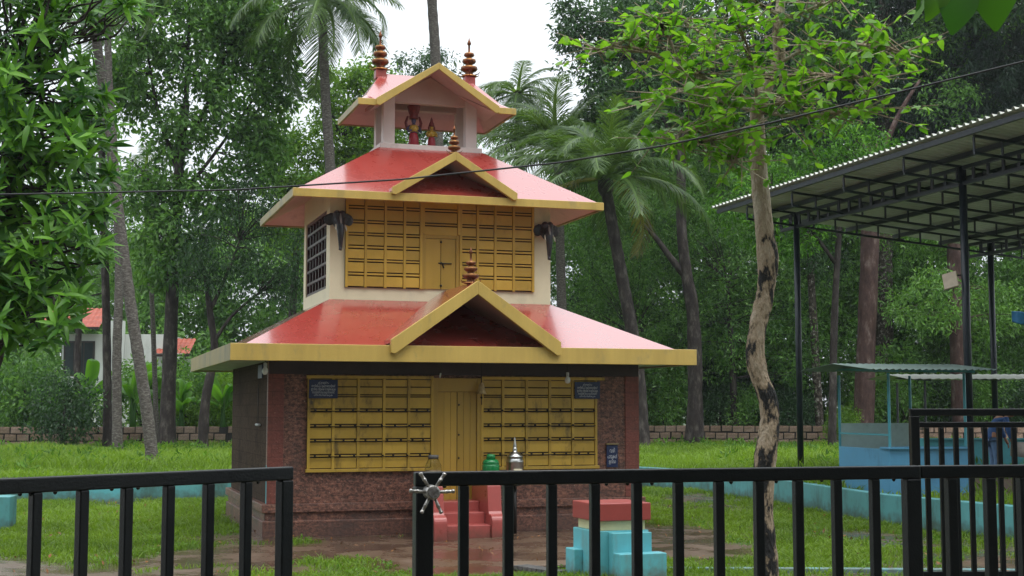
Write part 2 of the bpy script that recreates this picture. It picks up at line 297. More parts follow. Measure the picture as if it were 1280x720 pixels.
class MB:
    def __init__(s): s.v = []; s.f = []; s.sm = []
    def add(s, vs, fs, smooth=False):
        o = len(s.v); s.v += [tuple(map(float, p)) for p in vs]; s.f += [tuple(o + i for i in f) for f in fs]; s.sm += [smooth] * len(fs); return s
    def box(s, a, b):
        (x0, y0, z0), (x1, y1, z1) = a, b
        return s.add([(x0, y0, z0), (x1, y0, z0), (x1, y1, z0), (x0, y1, z0), (x0, y0, z1), (x1, y0, z1), (x1, y1, z1), (x0, y1, z1)],
                     [(0, 3, 2, 1), (4, 5, 6, 7), (0, 1, 5, 4), (1, 2, 6, 5), (2, 3, 7, 6), (3, 0, 4, 7)])
    def prism(s, poly, h, f):
        """poly: 2D points (counter-clockwise seen from +h); f(p,q,h) maps to 3D; extruded between h[0] and h[1]"""
        n = len(poly); vs = [f(p[0], p[1], h[0]) for p in poly] + [f(p[0], p[1], h[1]) for p in poly]
        return s.add(vs, [tuple(reversed(range(n))), tuple(range(n, 2 * n))] + [(i, (i + 1) % n, n + (i + 1) % n, n + i) for i in range(n)])
    def tube(s, pts, rad, n=8, cap=True, smooth=True):
        pts = [Vector(p) for p in pts]; m = len(pts)
        if not hasattr(rad, '__len__'): rad = [rad] * m
        vs = []; up = None
        for i in range(m):
            d = (pts[min(i + 1, m - 1)] - pts[max(i - 1, 0)])
            d = d.normalized() if d.length > 1e-9 else Vector((0, 0, 1))
            if up is None: up = d.orthogonal().normalized()
            else:
                up = up - d * up.dot(d); up = up.normalized() if up.length > 1e-6 else d.orthogonal().normalized()
            w = d.cross(up)
            for k in range(n):
                a = 2 * math.pi * k / n; vs.append(pts[i] + (up * math.cos(a) + w * math.sin(a)) * rad[i])
        fs = [(i * n + k, i * n + (k + 1) % n, (i + 1) * n + (k + 1) % n, (i + 1) * n + k) for i in range(m - 1) for k in range(n)]
        o = len(s.v); s.add(vs, fs, smooth)
        if cap: s.f += [tuple(o + k for k in reversed(range(n))), tuple(o + (m - 1) * n + k for k in range(n))]; s.sm += [False, False]
        return s
    def bar(s, a, b, w, h=None, up=(0, 0, 1)):
        """square bar between two points"""
        a, b = Vector(a), Vector(b); h = h or w; d = (b - a).normalized(); u = Vector(up); u = u - d * u.dot(d)
        u = u.normalized() if u.length > 1e-6 else d.orthogonal().normalized(); w_ = d.cross(u)
        vs = [p + w_ * (sx * w / 2) + u * (sy * h / 2) for p in (a, b) for sx, sy in ((-1, -1), (1, -1), (1, 1), (-1, 1))]
        return s.add(vs, [(3, 2, 1, 0), (4, 5, 6, 7), (0, 1, 5, 4), (1, 2, 6, 5), (2, 3, 7, 6), (3, 0, 4, 7)])
    def lathe(s, prof, c=(0, 0, 0), n=20, smooth=True):
        vs = [(c[0] + r * math.cos(2 * math.pi * k / n), c[1] + r * math.sin(2 * math.pi * k / n), c[2] + z) for r, z in prof for k in range(n)]
        m = len(prof); fs = [(i * n + k, i * n + (k + 1) % n, (i + 1) * n + (k + 1) % n, (i + 1) * n + k) for i in range(m - 1) for k in range(n)]
        fs += [tuple(reversed(range(n))), tuple((m - 1) * n + k for k in range(n))]
        o = len(s.v); s.add(vs, fs, smooth); return s
    def sphere(s, c, r, n=14, m=9):
        r = r if hasattr(r, '__len__') else (r, r, r); vs = []
        for i in range(m + 1):
            t = math.pi * i / m
            for k in range(n): a = 2 * math.pi * k / n; vs.append((c[0] + r[0] * math.sin(t) * math.cos(a), c[1] + r[1] * math.sin(t) * math.sin(a), c[2] - r[2] * math.cos(t)))
        return s.add(vs, [(i * n + k, i * n + (k + 1) % n, (i + 1) * n + (k + 1) % n, (i + 1) * n + k) for i in range(m) for k in range(n)], True)
    def mesh(s, name):
        me = bpy.data.meshes.new(name); me.from_pydata(s.v, [], s.f); me.polygons.foreach_set('use_smooth', s.sm); me.update(); return me
    def build(s, name, m, parent=None, bevel=0, seg=2):
        me = s.mesh(name); return link(name, me, m, parent, bevel, seg)
def link(name, me, m, parent=None, bevel=0, seg=2):
    if m and not len(me.materials): me.materials.append(MATS[m] if isinstance(m, str) else m)
    o = bpy.data.objects.new(name, me); COL.objects.link(o)
    if parent: o.parent = parent
    if bevel:
        b = o.modifiers.new('bevel', 'BEVEL'); b.width = bevel; b.segments = seg; b.limit_method = 'ANGLE'; b.angle_limit = R(40)
    return o
def tag(o, label, cat, group=None):
    o['label'] = label; o['category'] = cat
    if group: o['group'] = group
    return o
def thing(name, label, cat, loc=(0, 0, 0), rz=0, group=None):
    o = bpy.data.objects.new(name, None); o.empty_display_size = .2; COL.objects.link(o); o.location = loc; o.rotation_euler = (0, 0, rz)
    return tag(o, label, cat, group)
def structure(o): o['kind'] = 'structure'; return o
def stuff(o): o['kind'] = 'stuff'; return o
def share(src, name, parent, mtx=None, loc=None):
    o = bpy.data.objects.new(name, src); COL.objects.link(o); o.parent = parent
    if mtx is not None: o.matrix_basis = mtx
    if loc is not None: o.location = loc
    return o
def jit_boxes(): pass

def vnoise(x, y, s, seed=0):
    """value noise, numpy"""
    x = np.asarray(x) * s; y = np.asarray(y) * s
    xi, yi = np.floor(x).astype(int), np.floor(y).astype(int); fx, fy = x - xi, y - yi
    fx, fy = fx * fx * (3 - 2 * fx), fy * fy * (3 - 2 * fy)
    def h(a, b): q = np.sin(a * 127.1 + b * 311.7 + seed * 74.7) * 43758.5453; return q - np.floor(q)
    return (h(xi, yi) * (1 - fx) + h(xi + 1, yi) * fx) * (1 - fy) + (h(xi, yi + 1) * (1 - fx) + h(xi + 1, yi + 1) * fx) * fy

# ================================================================== SETTING: ground, terrace, retaining walls
TH = R(17.92); TA = Vector((-3.584, 20.0, 0)); CT, ST = math.cos(TH), math.sin(TH)
def tl(u, v, z=0): return Vector((TA.x + u * CT - v * ST, TA.y + u * ST + v * CT, z))       # temple frame -> world
def to_uv(x, y): dx, dy = np.asarray(x) - TA.x, np.asarray(y) - TA.y; return dx * CT + dy * ST, -dx * ST + dy * CT
def turf(x, y):
    u, v = to_uv(x, y); x = np.asarray(x); y = np.asarray(y)
    n = .55 * vnoise(x, y, .55, 1) + .3 * vnoise(x, y, 1.7, 2) + .15 * vnoise(x, y, 5, 3)
    mud = np.exp(-((u - 3.0) / 3.0) ** 4) * np.exp(-((v + 1.6) / 2.5) ** 4)
    path = np.exp(-((u + .2) / 2.2) ** 2) * np.exp(-((v + 3.2) / 1.5) ** 2) * .55
    patch = np.exp(-((x + 6.5) / 1.6) ** 2) * np.exp(-((y - 16.2) / .7) ** 2) * .75 + np.exp(-((x + 3.9) / 1.0) ** 2) * np.exp(-((y - 17.7) / .9) ** 2) * .35
    right = np.exp(-((x - 2.4) / .7) ** 2) * np.exp(-((y - 20.8) / .8) ** 2) * .7
    t = .52 + (n - .5) * 2.6 + .36 * np.clip((y - 20) / 5, 0, 1) - 1.0 * mud - path * 1.2 - patch * 1.2 - right
    strip = np.exp(-((u - .9) / 1.2) ** 2) * np.exp(-((v + 3.4) / .45) ** 2) * .75 + np.exp(-((u - .1) / .9) ** 2) * np.exp(-((v + .9) / .35) ** 2) * .75
    t = t + strip * (n > .36)
    box = (u > -.1) & (u < 6.1) & (v > -.1) & (v < 4.9)
    return np.clip(np.where(box, 0, t), 0, 1)
def graded(lo, hi, step, far, g=1.35):
    c = list(np.arange(lo, hi + 1e-6, step)); a = []; p, s = lo, step
    while p > -far: s *= g; p -= s; a.append(p)
    b = []; p, s = hi, step
    while p < far: s *= g; p += s; b.append(p)
    return np.array(a[::-1] + c + b)
gx, gy = graded(-13, 11, .2, 900), graded(13, 34, .2, 900)
GX, GY = np.meshgrid(gx, gy); GZ = (vnoise(GX, GY, .8, 5) - .5) * .05
GZ = np.where((np.abs(GX) < 15) & (GY > 10) & (GY < 36), GZ, 0)
nx, ny = len(gx), len(gy); idx = np.arange(nx * ny).reshape(ny, nx)
F = np.stack([idx[:-1, :-1], idx[:-1, 1:], idx[1:, 1:], idx[1:, :-1]], -1).reshape(-1, 4)
gme = np_mesh('ground', np.stack([GX, GY, GZ - .015], -1).reshape(-1, 3), F, {'turf': turf(GX, GY).ravel()}, True)
structure(link('ground', gme, 'yard'))
# raised terrace round the yard, held by turquoise retaining walls
TZ = .42
TB = [(-60, 25.5), (-30, 26.6), (-10.2, 27.8), (-5.8, 28.6), (-1.5, 31.2), (3.0, 33.3), (4.2, 31.6), (5.25, 27.4), (6.05, 22.6), (7.25, 19.6), (8.6, 14), (9.6, 6), (10, -10)]
bpts = []
for (a, b) in zip(TB[:-1], TB[1:]):
    n = max(2, int(math.dist(a, b) / .4)); bpts += [(a[0] + (b[0] - a[0]) * i / n, a[1] + (b[1] - a[1]) * i / n) for i in range(n)]
bpts.append(TB[-1]); bpts = np.array(bpts); ctr = np.array([0.0, 14.0]); dirs = bpts - ctr; dirs /= np.linalg.norm(dirs, axis=1)[:, None]
rr = np.concatenate([[.05], np.cumsum(.35 * 1.13 ** np.arange(52))]); rr = rr[rr < 900]
P = bpts[:, None, :] + dirs[:, None, :] * rr[None, :, None]
PZ = TZ + np.where(rr[None, :] > .5, (vnoise(P[..., 0], P[..., 1], .6, 8) - .5) * .12, 0)
idx = np.arange(P.shape[0] * P.shape[1]).reshape(P.shape[:2])
F = np.stack([idx[:-1, :-1], idx[:-1, 1:], idx[1:, 1:], idx[1:, :-1]], -1).reshape(-1, 4)
tt = np.clip(.85 + (vnoise(P[..., 0], P[..., 1], .5, 4) - .5) * .8 - np.exp(-((P[..., 0] - 9.6) / 2.2) ** 2) * np.exp(-((P[..., 1] - 25) / 3.5) ** 2) * .9, 0, 1)
tme = np_mesh('terrace_ground', np.concatenate([P, PZ[..., None]], -1).reshape(-1, 3), F[:, ::-1], {'turf': tt.ravel()}, True)
structure(link('terrace_ground', tme, 'terrace'))
def path_wall(name, pts, th, z0, z1, m, label):
    mb = MB(); pts = [Vector((*p, 0)) for p in pts]; L_, R_ = [], []
    for i, p in enumerate(pts):
        d = (pts[min(i + 1, len(pts) - 1)] - pts[max(i - 1, 0)]).normalized(); nrm = Vector((-d.y, d.x, 0)); L_.append(p + nrm * th / 2); R_.append(p - nrm * th / 2)
    vs = []
    for a, b in zip(L_, R_): vs += [(a.x, a.y, z0), (b.x, b.y, z0), (b.x, b.y, z1), (a.x, a.y, z1)]
    fs = [(3, 2, 1, 0)]
    for i in range(len(pts) - 1):
        o = 4 * i
        for k in range(4): fs.append((o + k, o + (k + 1) % 4, o + 4 + (k + 1) % 4, o + 4 + k))
    o = 4 * (len(pts) - 1); fs.append((o, o + 1, o + 2, o + 3)); mb.add(vs, fs)
    o = mb.build(name, m, bevel=.012); return tag(o, label, 'wall')
path_wall('retaining_wall', TB[:6], .18, -.2, TZ + .035, 'turquoise_wall', 'low weathered turquoise retaining wall on the left of the temple, running behind it')
path_wall('retaining_wall', TB[5:], .18, -.2, TZ + .045, 'turquoise_wall', 'low turquoise retaining wall curving along the grass at the right, under the stall')
o = MB().box((-.98, -.30, -.05), (.0, .0, .40)).build('concrete_step', 'turquoise', bevel=.012); o.location = (-7.72, 27.98, 0); o.rotation_euler = (0, 0, R(9.5))
tag(o, 'brighter turquoise concrete step block set against the left retaining wall', 'step')
o = MB().box((-3.2, -.0, -.05), (0, .42, .50)).build('concrete_block', 'turquoise_wall', bevel=.015); o.location = (-7.68, 21.3, 0); o.rotation_euler = (0, 0, R(6))
tag(o, 'end of a grey-turquoise low wall at the left edge of the photo', 'wall')
mb = MB(); mb.bar((1.75, 15.98, .0), (8.3, 15.66, .0), .12, .07); tag(mb.build('kerb', 'turquoise', bevel=.01), 'thin pale turquoise kerb in the grass behind the black gate', 'kerb')
o = MB().box((0, 0, .0), (.75, .5, .03)).build('paving_slab', 'cement_brown', bevel=.006); o.location = (.02, 16.15, 0); o.rotation_euler = (0, 0, R(10)); tag(o, 'wet brown flat slab on the mud left of the turquoise pedestal', 'slab')
o = MB(); 
for i in range(9): o.box((-.02 + i * .085, 0, 0), (.05 + i * .085, .2, .05))
o = o.build('foot_grate', 'stone_grey', bevel=.006); o.location = (.03, 16.0, .0); o.rotation_euler = (0, 0, R(-52)); tag(o, 'dark grey ribbed foot grate on the mud by the pedestal', 'grate')

# laterite boundary wall: every stone in view a part of its own
def stone_variants(k):
    r = np.random.default_rng(20 + k); mb = MB().box((-.203, -.12, -.115), (.203, .12, .115)); mb.v = [tuple(np.array(p) + r.uniform(-.016, .016, 3)) for p in mb.v]
    me = mb.mesh('stone'); me.materials.append(MATS['laterite_block']); return me
SV = [stone_variants(k) for k in range(6)]
def stone_wall(pts, label, rows, hidden=()):
    w = thing('stone_wall', label, 'wall', (pts[0][0], pts[0][1], 0)); o0 = Vector((pts[0][0], pts[0][1], 0)); core = MB(); hid = MB()
    for a, b in zip(pts[:-1], pts[1:]):
        a3, b3 = Vector((*a, 0)) - o0, Vector((*b, 0)) - o0; d = (b3 - a3); n = int(d.length / .45); e = d.normalized(); ang = math.atan2(d.y, d.x)
        core.bar(a3 + Vector((0, 0, TZ + rows * .13 - .05)), b3 + Vector((0, 0, TZ + rows * .13 - .05)), .15, rows * .27 - .02)
        for r in range(rows):
            for i in range(n):
                p = a3 + e * ((i + .5 + (.5 if r % 2 else 0)) * .45); p.z = TZ + .10 + r * .27 + random.uniform(-.008, .008)
                M = Matrix.Translation(p) @ Matrix.Rotation(ang + random.uniform(-.02, .02), 4, 'Z') @ Matrix.Diagonal((random.uniform(.95, 1.0), random.uniform(.97, 1.12), random.uniform(.96, 1.02), 1))
                wx = p.x + o0.x
                if any(h0 < wx < h1 for h0, h1 in hidden): 
                    me = SV[0]; hid.add([M @ v.co for v in me.vertices], [tuple(pl.vertices) for pl in me.polygons])
                else: share(SV[random.randrange(6)], 'stone', w, M)
    core.build('mortar', 'iron_black', w)
    if hid.v: stuff(hid.build('hidden_stones', 'laterite_block', w))
stone_wall([(-24, 50.6), (-11, 53.5), (-5.5, 55.2)], 'long low laterite block wall behind the palm trunks on the left', 3, hidden=((-30, -20.2), (-9.0, 0)))
stone_wall([(3.6, 57.0), (14, 55.2), (22, 54.0)], 'low laterite block wall behind the grass right of the temple', 3, hidden=((3, 4.6), (14.6, 30)))

# ================================================================== TEMPLE
temple = thing('temple', 'three-tiered temple with glossy red roofs, yellow panelled screens and laterite base', 'temple', TA, TH)
Wp, Lp = 5.959, 4.696; CU = Wp / 2
# plinth mouldings and lower wall
pl = MB().box((0, 0, -.1), (Wp, Lp, .225)).build('plinth', 'laterite_wall', temple, .012)
MB().box((.035, .035, .225), (Wp - .035, Lp - .035, .343)).build('plinth_neck', 'laterite_wall', pl)
MB().box((-.012, -.012, .343), (Wp + .012, Lp + .012, .466)).build('plinth_ledge', 'laterite_wall', pl, .012)
lw = MB()
I = .077
lw.box((I, I, .466), (Wp - I, I + .2, 2.62)); lw.box((Wp - I - .2, I + .2, .466), (Wp - I, Lp - I, 2.62)); lw.box((I + .2, Lp - I - .2, .466), (Wp - I - .2, Lp - I, 2.62))
lw = lw.build('front_wall', 'laterite_wall', temple)
MB().box((I, I + .2, .466), (I + .2, Lp - I, 2.62)).build('side_wall', 'laterite_shaded', temple)
for a, b in ((I - .014, I + .22), (Wp - I - .22, Wp - I + .014)):
    MB().box((a, I - .014, .470), (b, I + .004, 2.60)).build('corner_pier', 'laterite_pier', lw, .004)
MB().box((I - .014, I - .010, .470), (I + .003, I + .10, 1.02)).build('corner_strip', 'kiosk_teal', lw)

def screen(name, u0, u1, z0, z1, v, cols, rows, rail, parent, gap=.0145, paint='screen_yellow'):
    """wooden screen: stiles and rails proud of a dark back board, every panel a board of its own"""
    s = MB()
    s.box((u0, v - .03, z0), (u1, v - .004, z1)); sc = s.build(name, 'screen_back', parent)
    for c in cols: MB().box((c - .02, v - .062, z0), (c + .02, v - .024, z1)).build('stile', paint, sc, .003)
    for (ra, rb) in rail:
        for c0, c1 in zip(cols[:-1], cols[1:]): MB().box((c0 + .0215, v - .055, ra + gap), (c1 - .0215, v - .026, rb - gap)).build('rail', paint, sc, .002, 1)
    for (ra, rb) in rows:
        for c0, c1 in zip(cols[:-1], cols[1:]):
            j = random.uniform(-.003, .003)
            MB().box((c0 + .0225, v - .046 + j, ra + gap * .45), (c1 - .0225 - (.004 if random.random() < .5 else 0), v - .027, rb - gap * .45)).build('panel', paint, sc, .002, 1)
    return sc
rows_lo = [(.967, 1.127), (1.174, 1.352), (1.399, 1.566), (1.613, 1.792), (1.840, 2.013), (2.048, 2.160), (2.164, 2.276)]
rail_lo = [(1.127, 1.174), (1.352, 1.399), (1.566, 1.613), (1.792, 1.840), (2.010, 2.051)]
VF = I - .0
cl = [.655, 1.016, 1.39, 1.777, 2.155, 2.515]; cr = [3.30, 3.631, 4.012, 4.39, 4.766, 5.152]
sL = screen('panel_screen', .633, 2.535, .937, 2.30, VF, cl, rows_lo, rail_lo, temple)
sR = screen('panel_screen', 3.282, 5.182, .937, 2.30, VF, cr, rows_lo, rail_lo, temple)
for s_, (a, b) in ((sL, (.615, 2.54)), (sR, (3.277, 5.2))):
    MB().box((a, VF - .075, .915), (b, VF - .02, .962)).build('bottom_rail', 'screen_yellow', s_, .004)
MB().box((.615, VF - .078, 2.281), (2.53, VF - .02, 2.328)).build('top_rail', 'screen_yellow', sL, .004)
MB().box((3.287, VF - .078, 2.281), (5.30, VF - .02, 2.328)).build('top_rail', 'screen_yellow', sR, .004)
for s_, cc in ((sL, cl), (sR, cr)):                                 # iron lamp rods with their little oil cups
    for (ra, rb) in rail_lo[:4]:
        z = (ra + rb) / 2 - .012; mb = MB(); mb.tube([(cc[0] + .02, VF - .085, z), (cc[-1] - .02, VF - .085, z)], .0065, 6)
        u = cc[0] + .09
        while u < cc[-1] - .04:
            mb.lathe([(.004, 0), (.016, .008), (.019, .024), (.0, .026)], (u, VF - .09, z), 8); mb.tube([(u, VF - .085, z), (u, VF - .03, z + .01)], .005, 5); u += random.uniform(.15, .225)
        mb.build('lamp_rod', 'iron_black', s_)
# door between the screens
door = MB().box((2.535, VF - .05, .47), (2.60, VF + .0, 2.30)).box((3.217, VF - .05, .47), (3.282, VF, 2.30)).box((2.60, VF - .045, 2.095), (3.217, VF - .002, 2.30)).build('door', 'door_yellow', temple, .004)
for k, (a, b) in enumerate(((2.603, 2.905), (2.912, 3.214))):
    w3 = (b - a) / 3; lf = MB()
    for q in range(3): lf.box((a + q * w3 + .002, VF - .028, .478), (a + (q + 1) * w3 - .002, VF - .004, 2.09))
    lf.build('door_leaf', 'door_yellow', door, .002, 1)
MB().box((2.603, VF - .006, .478), (3.214, VF - .001, 2.09)).build('door_back', 'screen_back', door)
kn = MB()
for z in (1.45, 1.10, 1.9): kn.lathe([(.006, 0), (.016, .012), (.012, .025), (0, .03)], (0, 0, 0), 8); kn.v[-32:] = [(2.935 + x, VF - .03 - zz, z + y) for x, y, zz in kn.v[-32:]]
kn.build('door_knob', 'iron_black', door)
MB().box((I - .005, I - .026, 2.345), (Wp - I + .005, I + .05, 2.533)).build('eave_shade_board', 'eave_shade', lw, .004)  # added dark board whose colour carries the eave shadow and damp
# steps and balustrades
for a, b, z in ((-1.0, -.70, .181), (-.70, -.40, .340), (-.40, .02, .483)):
    MB().box((2.475, a, -.05 if a < -.9 else 0), (3.125, b + .0, z)).build('step', 'red_cement', temple, .012)
for u0, u1 in ((2.275, 2.47), (3.13, 3.335)):
    prof = [(-1.04, -.05)] + [(-.93 - .11 * math.cos(t), .215 + .11 * math.sin(t)) for t in np.linspace(0, math.pi * .62, 8)] + [(-.86, .36), (-.80, .725), (-.30, .76), (.0, .76), (.0, -.05)]
    mb = MB(); mb.prism([(p[0], p[1]) for p in prof[::-1]], (u0, u1), lambda p, q, h: (h, p, q)); mb.build('balustrade', 'red_cement', temple, .01)
# lower roof
def ring(mb, o, i, zo, zi, flip=False):
    (a0, a1, b0, b1), (c0, c1, d0, d1) = o, i
    O_ = [(a0, b0, zo), (a1, b0, zo), (a1, b1, zo), (a0, b1, zo)]; I_ = [(c0, d0, zi), (c1, d0, zi), (c1, d1, zi), (c0, d1, zi)]
    fs = [(k, (k + 1) % 4, 4 + (k + 1) % 4, 4 + k) for k in range(4)]
    if flip: fs = [f[::-1] for f in fs]
    mb.add(O_ + I_, fs)
def shell(mb, o, i, zo, zi, zo2, zi2):
    """sloping ring slab: top sheet and underside closed at both rims"""
    (a0, a1, b0, b1), (c0, c1, d0, d1) = o, i
    rim = lambda r, z: [(r[0], r[2], z), (r[1], r[2], z), (r[1], r[3], z), (r[0], r[3], z)]
    vs = rim(o, zo) + rim(i, zi) + rim(i, zi2) + rim(o, zo2); fs = []
    for ring_ in range(4):
        a, b = ring_ * 4, ((ring_ + 1) % 4) * 4
        fs += [(a + k, a + (k + 1) % 4, b + (k + 1) % 4, b + k) for k in range(4)]
    mb.add(vs, fs)
def fascia(parent, o, z0, z1, th, ms, gap=None):
    (a0, a1, b0, b1) = o
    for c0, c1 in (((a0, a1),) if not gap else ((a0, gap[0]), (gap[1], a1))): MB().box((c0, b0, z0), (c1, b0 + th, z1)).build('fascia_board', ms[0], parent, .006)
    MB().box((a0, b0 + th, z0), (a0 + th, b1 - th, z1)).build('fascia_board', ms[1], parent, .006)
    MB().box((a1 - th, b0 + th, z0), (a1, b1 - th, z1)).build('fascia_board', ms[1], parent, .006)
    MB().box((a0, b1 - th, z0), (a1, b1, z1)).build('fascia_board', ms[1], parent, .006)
def gable(parent, uc, apex, half, slope, barge, v0, v1, th=.07, red='roof_red', tip=None):
    """dormer gable: two sloping slabs and barge boards at the front"""
    for s in (-1, 1):
        poly = [(uc, apex), (uc + s * half, apex - slope * half), (uc + s * half, apex - slope * half - .05), (uc, apex - .075)]
        if s < 0: poly = poly[::-1]
        MB().prism(poly[::-1], (v0 + th, v1), lambda p, q, h: (p, h, q)).build('gable_roof', red, parent)
        poly = [(uc, apex), (uc + s * half, apex - slope * half), (uc + s * half, apex - slope * half - (tip or barge)), (uc + s * (half - .06), apex - slope * half - (tip or barge) - .012), (uc, apex - barge)]
        if s < 0: poly = poly[::-1]
        MB().prism(poly[::-1], (v0, v0 + th), lambda p, q, h: (p, h, q)).build('barge_board', 'fascia_yellow', parent, .006)
OL = (-.584, 6.501, -.795, 5.444); IL = (1.135, 4.792, 1.121, 3.588)
oi = tuple(x + s * .05 for x, s in zip(OL, (1, -1, 1, -1)))
lr = MB(); shell(lr, oi, tuple(x + s * .02 for x, s in zip(IL, (1, -1, 1, -1))), 2.655, 3.552, 2.57, 3.46)
lr = lr.build('lower_roof', 'roof_red', temple)
fascia(lr, OL, 2.508, 2.748, .055, ('fascia_yellow', 'fascia_dark'))
sf = MB(); ring(sf, oi, (I + .01, Wp - I - .01, I + .01, Lp - I - .01), 2.535, 2.535, True); sf.build('soffit', 'soffit_pale', lr)
gable(lr, 2.965, 3.71, 1.29, .685, .20, -.87, 1.20, .085, tip=.19)
MB().box((-.52, -.68, 2.60), (-.46, 5.3, 2.625)).build('gutter_pipe', 'fascia_dark', lr) if False else None
# upper storey
U0, U1, V0, V1 = IL
uw = MB().box((U0, V0, 3.40), (U1, V0 + .16, 5.43)).box((U1 - .16, V0 + .16, 3.40), (U1, V1, 5.43)).box((U0 + .16, V1 - .16, 3.4), (U1 - .16, V1, 5.43))
uw.box((U0, V0 + .16, 3.40), (U0 + .16, V1 - .002, 3.735)); uw.box((U0, V0 + .16, 4.99), (U0 + .16, V1 - .002, 5.43))
uw.box((U0, V0 + .16, 3.735), (U0 + .16, V0 + .30, 4.99)); uw.box((U0, V1 - .22, 3.735), (U0 + .16, V1 - .002, 4.99))
uw = uw.build('upper_wall', 'cream_wall', temple)
rows_up = [(3.749, 3.919), (3.976, 4.134), (4.185, 4.343), (4.400, 4.552), (4.603, 4.749), (4.800, 4.978), (5.029, 5.17)]
rail_up = [(3.919, 3.976), (4.134, 4.185), (4.343, 4.400), (4.552, 4.603), (4.749, 4.800), (4.978, 5.029)]
ul = [1.395, 1.696, 2.012, 2.323, 2.592]; ur = [3.25, 3.531, 3.829, 4.143, 4.475]
VU = V0
tl_ = screen('panel_screen', 1.372, 2.612, 3.735, 5.20, VU, ul, rows_up, rail_up, temple, paint='screen_clean')
tr_ = screen('panel_screen', 3.232, 4.50, 3.735, 5.20, VU, ur, rows_up, rail_up, temple, paint='screen_clean')
tm_ = screen('transom_screen', 2.6135, 3.2305, 4.62, 5.20, VU, [2.63, 3.214], rows_up[-3:], rail_up[-2:], temple, paint='screen_clean')
ud = MB().box((2.6135, VU - .045, 3.735), (2.672, VU - .001, 4.618)).box((3.172, VU - .045, 3.735), (3.2305, VU - .001, 4.618)).box((2.672, VU - .04, 4.555), (3.172, VU - .001, 4.618)).build('upper_door', 'door_yellow', temple, .004)
for a, b in ((2.675, 2.918), (2.926, 3.169)): MB().box((a, VU - .028, 3.742), (b, VU - .004, 4.55)).build('door_leaf', 'door_yellow', ud, .003)
MB().box((2.918, VU - .010, 3.742), (2.926, VU - .003, 4.55)).build('door_gap', 'screen_back', ud)
mb = MB(); mb.tube([(2.88, VU - .04, 4.16), (3.10, VU - .04, 4.155)], .009, 6); mb.tube([(2.95, VU - .04, 4.15), (2.97, VU - .045, 4.08)], .012, 6)
for z in (4.5, 4.16, 3.80): mb.sphere((2.925, VU - .035, z), .02, 8, 6)
mb.build('door_bolt', 'iron_black', ud)
# left-hand lattice window
wv0, wv1, wz0, wz1 = V0 + .30, V1 - .22, 3.735, 4.99
win = MB(); fr = .05
win.box((U0 + .02, wv0, wz0), (U0 + .10, wv1, wz0 + fr)).box((U0 + .02, wv0, wz1 - fr), (U0 + .10, wv1, wz1)).box((U0 + .02, wv0, wz0 + fr), (U0 + .10, wv0 + fr, wz1 - fr)).box((U0 + .02, wv1 - fr, wz0 + fr), (U0 + .10, wv1, wz1 - fr))
win = win.build('lattice_window', 'lattice_brown', temple)
for k in range(1, 7):
    vv = wv0 + (wv1 - wv0) * k / 7; MB().box((U0 + .025, vv - .024, wz0 + fr), (U0 + .075, vv + .024, wz1 - fr)).build('lattice_bar', 'lattice_brown', win)
for k in range(1, 6):
    zz = wz0 + (wz1 - wz0) * k / 6; MB().box((U0 + .012, wv0 + fr, zz - .02), (U0 + .085, wv1 - fr, zz + .02)).build('lattice_rail', 'lattice_brown', win)
MB().box((U0 + .13, wv0, wz0), (U0 + .15, wv1, wz1)).build('dark_interior', 'dark_wood', win)  # dark sheet standing in for the unlit interior behind the lattice
# upper roof
OU = (.451, 5.493, .49, 4.194); IU = (2.13, 3.79, 1.91, 2.66)
oi = tuple(x + s * .045 for x, s in zip(OU, (1, -1, 1, -1)))
urf = MB(); shell(urf, oi, tuple(x + s * .03 for x, s in zip(IU, (1, -1, 1, -1))), 5.155, 6.19, 5.075, 6.08)
urf = urf.build('upper_roof', 'roof_red', temple)
MB().add([], []) if False else None
fascia(urf, OU, 5.044, 5.171, .05, ('fascia_yellow', 'fascia_dark'))
sf = MB(); ring(sf, oi, (U0 + .01, U1 - .01, V0 + .01, V1 - .01), 5.066, 5.40, True); sf.build('soffit', 'soffit_pink', urf)
gable(urf, 2.985, 5.855, 1.015, .60, .135, .43, 1.75, .07, tip=.105)
# open pavilion on top
pv = MB().box((2.08, 1.86, 6.02), (3.84, 2.71, 6.212)).build('pavilion_floor', 'pink_wall', temple, .008)
for a, b in ((2.15, 2.345), (3.565, 3.76)):
    for c, d in ((1.92, 2.08), (2.49, 2.65)): MB().box((a, c, 6.16), (b, d, 7.16)).build('pillar', 'pink_wall', temple, .006)
MB().prism([(2.16, 6.925), (3.75, 6.925), (2.955, 7.385)], (1.935, 2.055), lambda p, q, h: (p, h, q)).build('tympanum', 'soffit_pink', temple)
for c, d in ((2.50, 2.645),): MB().box((2.15, c, 6.925), (3.76, d, 7.10)).build('lintel', 'soffit_pink', temple, .005)
OT = (1.62, 4.295, 1.40, 3.17); RU0, RU1, RV, RZ = 2.18, 3.74, 2.29, 7.475
tr = MB(); a0, a1, b0, b1 = (x + s * .035 for x, s in zip(OT, (1, -1, 1, -1)))
def hip(z_e, z_m, z_r, mb):
    """hipped roof with a gentle flare: eave, mid and ridge rings"""
    k = .30; E = [(a0, b0, z_e), (a1, b0, z_e), (a1, b1, z_e), (a0, b1, z_e)]
    T = [(RU0, RV, z_r), (RU1, RV, z_r), (RU1, RV, z_r), (RU0, RV, z_r)]
    M_ = [tuple(e[i] * (1 - k) + t[i] * k for i in range(2)) + (z_m,) for e, t in zip(E, T)]
    mb.add(E + M_ + [T[0], T[1], (1.95, b0, z_e), (3.96, b0, z_e), (2.955, RV, z_r)], [(0, 10, 12, 8, 4), (11, 1, 5, 9, 12), (1, 2, 6, 5), (2, 3, 7, 6), (3, 0, 4, 7), (5, 6, 9), (6, 7, 8, 9), (7, 4, 8)])
